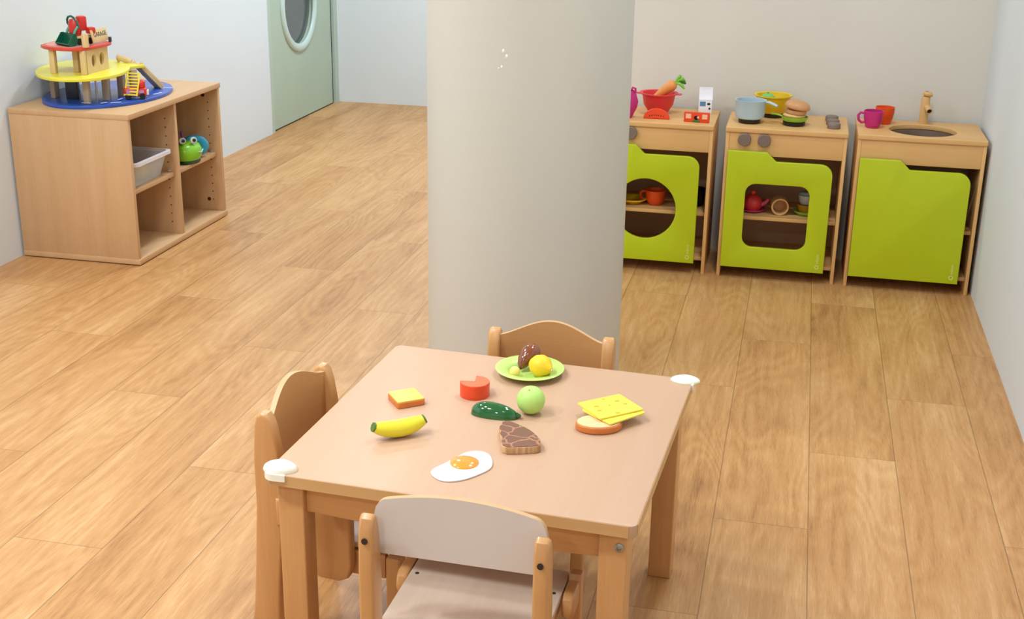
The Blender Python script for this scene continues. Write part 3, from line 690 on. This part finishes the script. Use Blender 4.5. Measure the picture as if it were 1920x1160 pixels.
# things inside the stove unit
kt = thing('toy_teapot', 'red toy teapot on a pink saucer behind the square stove window', 'teapot', (-0.135, 4.90, SZ))
lathe('saucer', [(0, 0), (0.034, 0), (0.052, 0.010), (0.052, 0.013), (0.032, 0.005), (0, 0.004)], MAG, kt, seg=34)
lathe('pot_body', [(0, 0), (0.028, 0), (0.036, 0.012), (0.038, 0.030), (0.032, 0.048), (0.020, 0.058), (0, 0.060)], RED, kt, (0, 0, 0.0055), seg=34)
lathe('lid_knob', [(0, 0), (0.006, 0.002), (0.011, 0.010), (0.008, 0.018), (0, 0.020)], ORG, kt, (0, 0, 0.063), seg=20)
tube('spout', [(0.030, 0, 0.026), (0.050, 0, 0.036), (0.062, 0, 0.052)], [0.011, 0.008, 0.006], PINK, kt, seg=12)
wr = thing('wooden_ring', 'round wooden tube lying on its side behind the square stove window', 'toy ring', (-0.031, 4.885, SZ + 0.0335), R(0))
lathe('ring_body', [(0.027, -0.03), (0.033, -0.03), (0.033, 0.03), (0.027, 0.03), (0.027, -0.03)], MAP['z'], wr, (0, 0, 0), (R(90), 0, R(6)), 44)
lathe('ring_base', [(0, 0), (0.0265, 0), (0.0265, 0.004), (0, 0.004)], BUN, wr, (0, 0.022, 0), (R(90), 0, R(6)), 40)
dg_ = thing('toy_dish', 'light green toy dish at the right of the square stove window', 'dish', (0.070, 4.90, SZ))
lathe('dish_body', [(0, 0), (0.030, 0), (0.046, 0.012), (0.050, 0.018), (0.044, 0.017), (0.028, 0.006), (0, 0.005)], LGRN, dg_, seg=34)
ob = thing('toy_bowl', 'amber toy bowl stacked on the light green dish inside the stove', 'bowl', (0.072, 4.905, SZ + 0.0052))
lathe('bowl_body', [(0, 0), (0.026, 0), (0.034, 0.012), (0.037, 0.036), (0.034, 0.036), (0.031, 0.012), (0, 0.004)], plain('amber_plastic', (190, 130, 30), 0.4), ob, seg=32)
cl = thing('clear_toy_cup', 'greenish clear toy cup topmost of the stack inside the stove', 'cup', (0.072, 4.905, SZ + 0.0418))
lathe('cup_body', [(0, 0), (0.026, 0), (0.030, 0.006), (0.036, 0.036), (0.033, 0.036), (0.027, 0.006), (0, 0.004)], CLEAR, cl, seg=32)
lathe('cup_rim', [(0.033, 0.036), (0.037, 0.036), (0.037, 0.040), (0.033, 0.040), (0.033, 0.036)], plain('green_rim', (96, 130, 96), 0.3), cl, seg=32)

# ------------------------------------------------------------------ the little table
TZ = 0.458
TCX, TCY, TW = -0.5220, 2.2430, 0.680
tb = thing('play_table', 'small square beech children table with white corner guards set with toy food', 'table', (TCX, TCY, 0), R(-2.9))
hw = TW / 2
slab('tabletop', rrect(-hw, -hw, hw, hw, 0.013, 5), 0.0235, [LAMTOP], tb, (0, 0, TZ - 0.01175), bev=0.0015)
for s, ax in ((-1, 'y'), (1, 'y')):
    box('edge_band', (TW - 0.026, 0.0012, 0.0215), (0, s * (hw + 0.0002), TZ - 0.0120), LAMEDGE, tb, 0)
for s in (-1, 1):
    box('edge_band', (0.0012, TW - 0.026, 0.0215), (s * (hw + 0.0002), 0, TZ - 0.0120), LAMEDGE, tb, 0)
lw_ = 0.050; ins = 0.016; zu = TZ - 0.0237
for sx in (-1, 1):
    for sy in (-1, 1):
        lg = box('leg', (lw_, lw_, zu), (sx * (hw - ins - lw_ / 2), sy * (hw - ins - lw_ / 2), zu / 2), BEE['z'], tb, 0.003, seg=3)
        box('foot_pad', (lw_ - 0.008, lw_ - 0.008, 0.004), (0, 0, -zu / 2 + 0.0018), BLACK, lg, 0)
a_ = hw - ins - lw_
def apron_outline(L_):
    return [(-L_, 0)] + [(-L_, -0.058)] + [(-L_ + 0.16, -0.066), (-L_ + 0.20, -0.0665), (-L_ + 0.235, -0.060), (L_ - 0.235, -0.060), (L_ - 0.20, -0.0665), (L_ - 0.16, -0.066), (L_, -0.058)] + [(L_, 0)]
for sy in (-1, 1): slab('apron', apron_outline(a_), 0.020, BEE['x'], tb, (0, sy * (hw - ins - 0.022), zu - 0.0005), UP_XZ, bev=0.0015)
for sx in (-1, 1): slab('apron', apron_outline(a_), 0.020, BEE['y'], tb, (sx * (hw - ins - 0.022), 0, zu - 0.0005), UP_YZ, bev=0.0015)
for sx in (1,):
    bo = lathe('bolt', [(0, 0), (0.0085, 0), (0.0085, 0.0015), (0.004, 0.0035), (0.003, 0.001), (0, 0.001)], STEEL, tb, (hw - ins - 0.014, -hw + ins - 0.0002, TZ - 0.052), (R(90), 0, 0), 20)
bo = lathe('bolt', [(0, 0), (0.0085, 0), (0.0085, 0.0015), (0.004, 0.0035), (0.003, 0.001), (0, 0.001)], STEEL, tb, (-hw + ins - 0.0002, -hw + ins + 0.014, TZ - 0.062), (0, R(-90), 0), 20)
# soft corner guards: rounded shells wrapped round two corners
def guard(cx, cy, rz, hgt):
    bm = bmesh.new(); segs, lev = 40, 8; rings = []
    for j in range(lev + 1):
        t_ = j / lev; rr = 0.0275 * max(0.02, math.cos(t_ * PI / 2 * 0.98)) ** 0.75; z = TZ + 0.0005 + hgt * math.sin(t_ * PI / 2)
        rings.append([bm.verts.new((rr * (1 + 0.16 * math.cos(2 * (2 * PI * i / segs))) * math.cos(2 * PI * i / segs) * 1.0, rr * 0.82 * math.sin(2 * PI * i / segs), z)) for i in range(segs)])
    low = [bm.verts.new((v.co.x, v.co.y, TZ + 0.0003)) for v in rings[0]]
    for a, b in zip([low] + rings, rings):
        if a is b: continue
        for i in range(segs): bm.faces.new((a[i], a[(i + 1) % segs], b[(i + 1) % segs], b[i]))
    bm.faces.new(rings[-1]); bm.faces.new(low[::-1])
    # lip that hangs over the outer edges
    for (ox, oy, sx_, sy_) in ((0.0, 0.0, 1, 1),):
        pass
    g = from_bm('corner_guard', bm, GUARD, tb, (cx, cy, 0), (0, 0, rz), sharp=50)
    return g
guard(-hw + 0.022, -hw + 0.019, R(8), 0.0165); guard(hw - 0.016, hw - 0.014, R(5), 0.010)
for (sx, sy) in ((-1, -1), (1, 1)):
    slab('guard_lip', [(0.016, -0.020)] + arc(0, 0, 0.016, 0, 90, 8) + [(-0.024, 0.016), (-0.024, 0.0205)] + arc(0, 0, 0.0225, 90, 0, 8) + [(0.0205, -0.020)], 0.013, GUARD, tb, (sx * (hw - 0.0165), sy * (hw - 0.0165), TZ - 0.0055), (0, 0, R(0) if sx > 0 else R(180)))

# ------------------------------------------------------------------ toy food on the table
CRUST = plain('bread_crust', (214, 124, 58), 0.5, 0.4, 0.06, 40); BTR = plain('butter_yellow', (238, 212, 96), 0.45, 0.4, 0.03, 30)
T0 = TZ + 0.0003
br = thing('toy_bread_slice', 'square toy bread slice with yellow top and brown crust, left on the table', 'toy food', (-0.728, 2.291, T0), R(38))
o2 = rrect(-0.029, -0.031, 0.031, 0.031, 0.006, 4)
slab('crust', o2, 0.012, CRUST, br, (0, 0, 0.0062), bev=0.001)
slab('butter_top', rrect(-0.028, -0.030, 0.030, 0.030, 0.005, 4), 0.003, BTR, br, (0, 0, 0.0136), bev=0.0008)

YB_ = plain('banana_yellow', (236, 224, 52), 0.35, 0.5, 0.03, 20); GT = plain('banana_tip_green', (88, 120, 52), 0.4)
ba = thing('toy_banana', 'yellow wooden toy banana with green tips near the fried egg', 'toy fruit', (-0.690, 2.127, T0), R(37))
bp_ = []; rr_ = []
for i in range(17):
    s = -1 + 2 * i / 16; bp_.append((s * 0.050, 0.0 + 0.0 * s, 0.0180 + 0.010 * s * s)); rr_.append(0.0180 * (1 - 0.45 * abs(s) ** 2.6))
tube('banana_body', bp_, rr_, YB_, ba, seg=8)
for s in (-1, 1):
    tube('tip', [(s * 0.0490, 0, 0.0278), (s * 0.0530, 0, 0.0295)], [0.0101, 0.0095], GT, ba, seg=8)

CHR = plain('cheese_wax_red', (236, 78, 36), 0.35, 0.5, 0.02); CHT = plain('cheese_top', (238, 112, 70), 0.4); CHY = plain('cheese_inside', (250, 196, 120), 0.5)
ch = thing('toy_cheese', 'red toy cheese wheel with a wedge cut out, in front of the plate', 'toy food', (-0.6005, 2.362, T0), R(0))
wheel = [(0, 0)] + arc(0, 0, 0.031, -172, 98, 40)
slab('cheese_body', wheel, 0.030, CHR, ch, (0, 0, 0.015), bev=0.0008)
slab('cheese_top', [(x * 0.97, y * 0.97) for x, y in wheel], 0.0008, CHT, ch, (0, 0, 0.0303))
for a in (-172, 98):
    box('cut_face', (0.029, 0.0006, 0.027), (0.0155 * math.cos(R(a)), 0.0155 * math.sin(R(a)), 0.015), CHY, ch, 0, (0, 0, R(a)))
    ch.children[-1].location = Vector(ch.children[-1].location) + Vector((0.0006 * math.cos(R(a + (-90 if a < 0 else 90))), 0.0006 * math.sin(R(a + (-90 if a < 0 else 90))), 0))

CUC = plain('glossy_dark_green', (22, 92, 42), 0.08, 0.6, 0.05, 20, coat=0.5)
cu = thing('toy_cucumber', 'glossy dark green half toy cucumber beside the light green ball', 'toy vegetable', (-0.536, 2.272, T0), R(-6))
bm = bmesh.new(); nl = 24; rings = []
for i in range(1, nl):
    s = -1 + 2 * i / nl; rad = (1 - abs(s) ** 2.3) ** 0.5 * (1.0 - 0.14 * s)
    rings.append([bm.verts.new((s * 0.051, 0.0225 * rad * math.cos(PI * k / 14), 0.026 * rad * math.sin(PI * k / 14))) for k in range(15)])
for a, b in zip(rings, rings[1:]):
    for k in range(14): bm.faces.new((a[k], a[k + 1], b[k + 1], b[k]))
    bm.faces.new((a[14], a[0], b[0], b[14]))
bm.faces.new(rings[0]); bm.faces.new(rings[-1][::-1])
from_bm('rind', bm, CUC, cu, sharp=60)
tube('stalk_tip', [(0.046, 0, 0.0066), (0.0525, 0, 0.006), (0.055, 0, 0.006)], [0.006, 0.004, 0.0025], CUC, cu, seg=10)

LB = plain('light_lime_ball', (186, 226, 118), 0.45, 0.4, 0.02)
bb = thing('toy_apple', 'light green round toy fruit in front of the plate', 'toy fruit', (-0.4685, 2.300, T0))
lathe('fruit_body', sphere_prof(0.0288, 20), LB, bb, (0, 0, 0.0288), seg=40)
lathe('stem_dimple', [(0, 0), (0.0016, 0), (0.0012, 0.0006), (0, 0.0008)], GT, bb, (-0.001, -0.012, 0.0548), (R(24), 0, 0), 10)

PLT = plain('lime_plate_plastic', (194, 224, 118), 0.3, 0.5, 0.01)
pl = thing('toy_plate', 'light green toy plate near the far edge of the table', 'plate', (-0.514, 2.504, T0))
lathe('plate_body', [(0, 0), (0.040, 0), (0.044, 0.003), (0.050, 0.009), (0.074, 0.0135), (0.075, 0.0150), (0.0735, 0.0158), (0.050, 0.0115), (0.045, 0.007), (0.041, 0.0030), (0, 0.0025)], PLT, pl, seg=64)
FD = T0 + 0.0028
BRN = plain('glossy_brown', (128, 70, 40), 0.15, 0.6, 0.06, 15, coat=0.4)
eg = thing('toy_aubergine', 'glossy brown toy aubergine leaning on the lemon on the plate', 'toy vegetable', (-0.520, 2.526, FD))
pts = [(-0.020, -0.020, 0.0085), (-0.015, -0.013, 0.013), (-0.006, -0.003, 0.020), (0.004, 0.006, 0.027), (0.013, 0.014, 0.032), (0.019, 0.019, 0.034), (0.023, 0.022, 0.034)]
pts = [(-0.014, -0.024, 0.0092), (-0.0125, -0.019, 0.014), (-0.009, -0.010, 0.022), (-0.003, 0.002, 0.030), (0.004, 0.012, 0.035), (0.010, 0.019, 0.036), (0.013, 0.023, 0.036), (0.0145, 0.0245, 0.036)]
tube('body', pts, [0.0050, 0.0105, 0.0155, 0.0195, 0.0210, 0.0165, 0.0105, 0.003], BRN, eg, seg=22)
tube('stem', [(-0.0150, -0.0265, 0.0072), (-0.0138, -0.0235, 0.0095)], [0.002, 0.0036], plain('dark_stem', (70, 52, 36), 0.5), eg, seg=10)
LEM = plain('lemon_yellow', (246, 206, 40), 0.45, 0.4, 0.03, 40, bump=0.1)
le = thing('toy_lemon', 'yellow toy lemon on the light green plate, right of the aubergine', 'toy fruit', (-0.487, 2.487, FD), R(-30))
prof = [(0, -0.031), (0.004, -0.0295), (0.011, -0.024), (0.020, -0.013), (0.0235, 0.0), (0.021, 0.012), (0.013, 0.022), (0.006, 0.028), (0.0045, 0.031), (0, 0.032)]
lathe('lemon_body', [(r_ * 1.06, z_) for r_, z_ in prof], LEM, le, (0, 0, 0.0250), (0, R(90), 0), 32, sharp=70)
lathe('lemon_tip', [(0, 0), (0.003, 0.0005), (0.002, 0.002), (0, 0.0025)], plain('pale_tip', (240, 220, 150), 0.5), le, (0.0315, 0, 0.024), (0, R(90), 0), 12)
sy_ = thing('toy_egg_yolk_ball', 'small pale yellow toy ball on the left of the light green plate', 'ball', (-0.540, 2.473, FD))
lathe('ball_body', sphere_prof(0.0118, 16), plain('pale_yellow', (236, 216, 118), 0.5), sy_, (0.0, 0, 0.0119), seg=28)

# fried egg
EW = plain('egg_white', (240, 240, 244), 0.5, 0.4, 0.01); YK = plain('egg_yolk_orange', (242, 152, 52), 0.15, 0.6, 0.03, coat=0.5)
fe_ = thing('toy_fried_egg', 'toy fried egg with orange yolk near the front edge of the table', 'toy food', (-0.537, 2.032, T0), R(0))
eo = []
for px, py in ((-0.589, 1.997), (-0.586, 1.986), (-0.572, 1.971), (-0.557, 1.964), (-0.540, 1.967), (-0.520, 1.980), (-0.502, 2.004), (-0.487, 2.030), (-0.486, 2.050), (-0.494, 2.076), (-0.508, 2.096), (-0.528, 2.100), (-0.548, 2.088), (-0.560, 2.062), (-0.574, 2.030), (-0.586, 2.010)):
    eo.append((px + 0.537, py - 2.032))
def smooth_loop(p, it=2):
    for _ in range(it):
        q = []
        for i in range(len(p)):
            a, b = p[i], p[(i + 1) % len(p)]
            q += [(a[0] * .75 + b[0] * .25, a[1] * .75 + b[1] * .25), (a[0] * .25 + b[0] * .75, a[1] * .25 + b[1] * .75)]
        p = q
    return p
slab('egg_white', smooth_loop(eo), 0.003, EW, fe_, (0, 0, 0.0016), bev=0.0008)
lathe('yolk', [(0.027, 0), (0.0265, 0.002), (0.022, 0.005), (0.012, 0.0075), (0, 0.0082)], YK, fe_, (-0.001, 0.010, 0.0031), seg=36)

# steak
def steak_mat():
    m, nt, b = base_mat('marbled_steak'); L = nt.links; N = nt.nodes
    tc = N.new('ShaderNodeTexCoord'); v = N.new('ShaderNodeTexVoronoi'); v.feature = 'DISTANCE_TO_EDGE'; v.inputs['Scale'].default_value = 27
    n = N.new('ShaderNodeTexNoise'); n.inputs['Scale'].default_value = 45; n.inputs['Detail'].default_value = 3
    ad = N.new('ShaderNodeMix'); ad.data_type = 'RGBA'; ad.inputs[0].default_value = 0.035
    L.new(tc.outputs['Object'], ad.inputs[6]); L.new(n.outputs['Color'], ad.inputs[7]); L.new(ad.outputs[2], v.inputs['Vector'])
    r = N.new('ShaderNodeValToRGB'); r.color_ramp.elements[0].color = lin((186, 128, 98)); r.color_ramp.elements[0].position = 0.01
    r.color_ramp.elements[1].color = lin((126, 84, 66)); r.color_ramp.elements[1].position = 0.065
    L.new(v.outputs['Distance'], r.inputs['Fac']); L.new(r.outputs['Color'], b.inputs['Base Color']); b.inputs['Roughness'].default_value = 0.3
    return m
FAT = wood('steak_fat_edge', (222, 180, 134), (176, 130, 84), 'z', 3.0, 0.5, 1.2)
st = thing('toy_steak', 'brown marbled toy steak slice right of the fried egg', 'toy food', (-0.463, 2.145, T0))
so = [(x + 0.463, y - 2.145) for x, y in ((-0.479, 2.100), (-0.450, 2.108), (-0.418, 2.121), (-0.412, 2.130), (-0.416, 2.147), (-0.430, 2.172), (-0.452, 2.196), (-0.480, 2.214), (-0.497, 2.222), (-0.508, 2.214), (-0.505, 2.203), (-0.509, 2.189), (-0.499, 2.170), (-0.501, 2.160), (-0.489, 2.142), (-0.490, 2.128))]
slab('fat_rim', smooth_loop(so, 1), 0.014, FAT, st, (0, 0, 0.0072), bev=0.001)
slab('meat_top', [(x * 0.97, y * 0.97) for x, y in smooth_loop(so, 1)], 0.0012, steak_mat(), st, (0, 0, 0.0146))

# bread piece with two cheese slices
sw = thing('toy_baguette_slice', 'oval toy bread slice with orange crust under the cheese slices', 'toy food', (-0.324, 2.263, T0), R(20))
ol = ell(0, 0, 0.046, 0.033, 0, 40)
slab('crust', ol, 0.014, CRUST, sw, (0, 0, 0.0072), bev=0.003)
slab('crumb', [(x * 0.94, y * 0.92) for x, y in ol], 0.002, plain('bread_crumb', (246, 200, 148), 0.6, 0.3, 0.04, 60), sw, (0, 0, 0.0148), bev=0.0006)
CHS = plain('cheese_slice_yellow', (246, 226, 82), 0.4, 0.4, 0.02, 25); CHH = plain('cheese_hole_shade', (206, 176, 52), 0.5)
def cheese(label, x, y, z, rz, tilt, sx, sy, holes, sub):
    c_ = thing('toy_cheese_slice', label, 'toy food', (x, y, z), rz)
    c_.rotation_euler = (tilt[0], tilt[1], rz)
    o_ = rrect(-sx / 2, -sy / 2, sx / 2, sy / 2, 0.004, 3)
    s_ = slab('slice_body', o_, 0.0034, CHS, c_, (0, 0, 0.0018), bev=0.0006)
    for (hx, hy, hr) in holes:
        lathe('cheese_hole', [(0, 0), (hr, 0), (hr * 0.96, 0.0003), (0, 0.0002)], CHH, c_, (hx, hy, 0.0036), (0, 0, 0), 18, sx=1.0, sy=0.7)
    return c_
cheese('lower yellow toy cheese slice resting on the bread', -0.302, 2.308, T0 + 0.0170, R(51), (R(0), R(0), 0), 0.094, 0.086, [(0.03, -0.03, 0.005)], 0)
cheese('upper yellow toy cheese slice with holes, topmost of the sandwich', -0.311, 2.322, T0 + 0.0208, R(42), (R(0), R(0), 0), 0.102, 0.086, [(-0.026, 0.010, 0.006), (-0.032, -0.010, 0.005), (-0.006, -0.036, 0.0055), (0.026, 0.014, 0.006), (0.032, -0.006, 0.005), (0.006, 0.034, 0.004), (0.0, 0.002, 0.003)], 1)

# ------------------------------------------------------------------ little chairs
def curved_panel(bm, outline_top, half, zbot, thick, bow, y0, n=28, split=True):
    """Bent plywood back: front and back skins with an edge between. outline_top(u) gives z at u in [-1, 1]."""
    F, B = [], []
    for i in range(n + 1):
        u = -1 + 2 * i / n; x = u * half; y = y0 - bow * (1 - u * u)
        zt_, zb_ = outline_top(u), zbot(u)
        F.append([bm.verts.new((x, y + thick / 2, zb_ + (zt_ - zb_) * k / 6)) for k in range(7)])
        B.append([bm.verts.new((x, y - thick / 2, zb_ + (zt_ - zb_) * k / 6)) for k in range(7)])
    for i in range(n):
        for k in range(6):
            bm.faces.new((F[i][k], F[i + 1][k], F[i + 1][k + 1], F[i][k + 1])).material_index = 0
            bm.faces.new((B[i][k], B[i][k + 1], B[i + 1][k + 1], B[i + 1][k])).material_index = 1
        bm.faces.new((F[i][6], F[i + 1][6], B[i + 1][6], B[i][6])).material_index = 2
        bm.faces.new((F[i][0], B[i][0], B[i + 1][0], F[i + 1][0])).material_index = 2
    for i in (0, n):
        for k in range(6): bm.faces.new((F[i][k], F[i][k + 1], B[i][k + 1], B[i][k])).material_index = 2

def chair_a(label, loc, rz, seat_back=0.0):
    """Beech chair: front is local +y. Back panel humped between two board posts, low side arms."""
    r = thing('nursery_chair', label, 'chair', loc, rz, 'nursery chairs round the little table')
    for s in (-1, 1):
        po = [(-0.055, 0), (0.008, 0), (0.014, 0.12), (0.024, 0.24), (0.029, 0.34), (0.024, 0.42), (0.016, 0.470), (0.010, 0.490), (0.002, 0.500), (-0.010, 0.502), (-0.020, 0.494), (-0.025, 0.475), (-0.030, 0.40), (-0.030, 0.30), (-0.038, 0.18), (-0.046, 0.08)]
        slab('rear_post', po, 0.028, BEE['z'], r, (s * 0.131, 0, 0), UP_YZ, bev=0.006)
        arm = [(-0.030 + 0.045, 0.268), (0.085, 0.268), (0.085, 0.200), (0.090, 0.180), (0.105, 0.168), (0.145, 0.166), (0.165, 0.176), (0.172, 0.200), (0.172, 0.300), (0.166, 0.318), (0.150, 0.326), (0.015, 0.326)]
        slab('arm_board', arm, 0.026, BEE['z'], r, (s * 0.137, 0, 0), UP_YZ, bev=0.005)
        box('front_leg', (0.028, 0.030, 0.226), (s * 0.118, 0.252, 0.113), BEE['z'], r, 0.005, seg=3)
        box('side_rail', (0.018, 0.215, 0.052), (s * 0.112, 0.125, 0.198), PLY['y'], r, 0.002)
    slab('seat', rrect(-0.116, 0.002, 0.116, 0.272, 0.012, 4), 0.012, [SEATL], r, (0, 0, 0.2345), bev=0.002)
    box('front_rail', (0.205, 0.016, 0.045), (0, 0.255, 0.203), PLY['x'], r, 0.002)
    bm = bmesh.new()
    top = lambda u: 0.490 + 0.035 * (0.5 + 0.5 * math.cos(PI * min(1, abs(u) / 0.97))) ** 0.7
    curved_panel(bm, top, 0.119, lambda u: 0.372, 0.011, 0.018, 0.0)
    p = from_bm('backrest', bm, [PLY['x'], WHLAM, LAM['x']], r, sharp=50)
    return r

def chair_b(label, loc, rz):
    r = thing('nursery_chair', label, 'chair', loc, rz, 'nursery chairs round the little table')
    for s in (-1, 1):
        po = [(-0.030, 0), (0.018, 0), (0.020, 0.20), (0.022, 0.36), (0.016, 0.44), (0.010, 0.470), (0.004, 0.488), (-0.006, 0.494), (-0.016, 0.488), (-0.022, 0.470), (-0.026, 0.40), (-0.026, 0.20)]
        slab('rear_post', po, 0.026, BEE['z'], r, (s * 0.1475, 0, 0), UP_YZ, bev=0.006)
        lathe('screw_hole', [(0, 0), (0.0055, 0), (0.0055, 0.001), (0, 0.001)], HOLE, r, (s * 0.1475, -0.0252, 0.452), (R(82), 0, 0), 16)
        rail = [(0.02, 0.244), (0.045, 0.226), (0.275, 0.226), (0.275, 0.262), (0.03, 0.262)]
        rl = [(0.172, 0.250), (0.176, 0.234), (0.190, 0.226), (0.206, 0.228), (0.245, 0.228), (0.245, 0.276), (0.190, 0.276), (0.177, 0.268)]
        slab('side_rail', rl, 0.022, BEE['y'], r, (s * 0.155, 0, 0), UP_YZ, bev=0.006)
        box('seat_rail', (0.016, 0.215, 0.036), (s * 0.128, 0.125, 0.243), BEE['y'], r, 0.002)
        fl = slab('front_leg', [(0.232, 0), (0.262, 0), (0.264, 0.276), (0.258, 0.286), (0.240, 0.286), (0.234, 0.276)], 0.024, BEE['z'], r, (s * 0.1565, 0, 0), UP_YZ, bev=0.004)
    slab('seat', rrect(-0.142, 0.012, 0.142, 0.268, 0.010, 4), 0.012, [SEATL], r, (0, 0, 0.268), bev=0.002)
    for s in (-1, 1):
        lathe('seat_screw', [(0, 0), (0.004, 0), (0.003, 0.0006), (0, 0.0006)], HOLE, r, (s * 0.128, 0.186, 0.2743), seg=12)
    box('front_rail', (0.27, 0.016, 0.040), (0, 0.245, 0.241), BEE['x'], r, 0.002)
    bm = bmesh.new()
    def top(u):
        a = abs(u); z = 0.502 + 0.022 * (1 - a * a)
        if a > 0.86: z -= 0.030 * (1 - math.sqrt(max(0, 1 - ((a - 0.86) / 0.14) ** 2)))
        return z
    def bot(u):
        a = abs(u); z = 0.406
        if a > 0.9: z += 0.018 * (1 - math.sqrt(max(0, 1 - ((a - 0.9) / 0.1) ** 2)))
        return z
    curved_panel(bm, top, 0.149, bot, 0.010, 0.0, 0.0275, n=60)
    from_bm('backrest', bm, [PLY['x'], WHLAM, LAM['x']], r, sharp=50)
    return r

chair_a('beech nursery chair with humped back at the left side of the table', (-0.9305, 2.2125, 0), R(-93.8))
chair_a('beech nursery chair behind the table with its back to the column', (-0.4955, 2.648, 0), R(180))
chair_b('nursery chair in front of the table showing a white laminated back', (-0.479, 1.762, 0), R(-1.3))
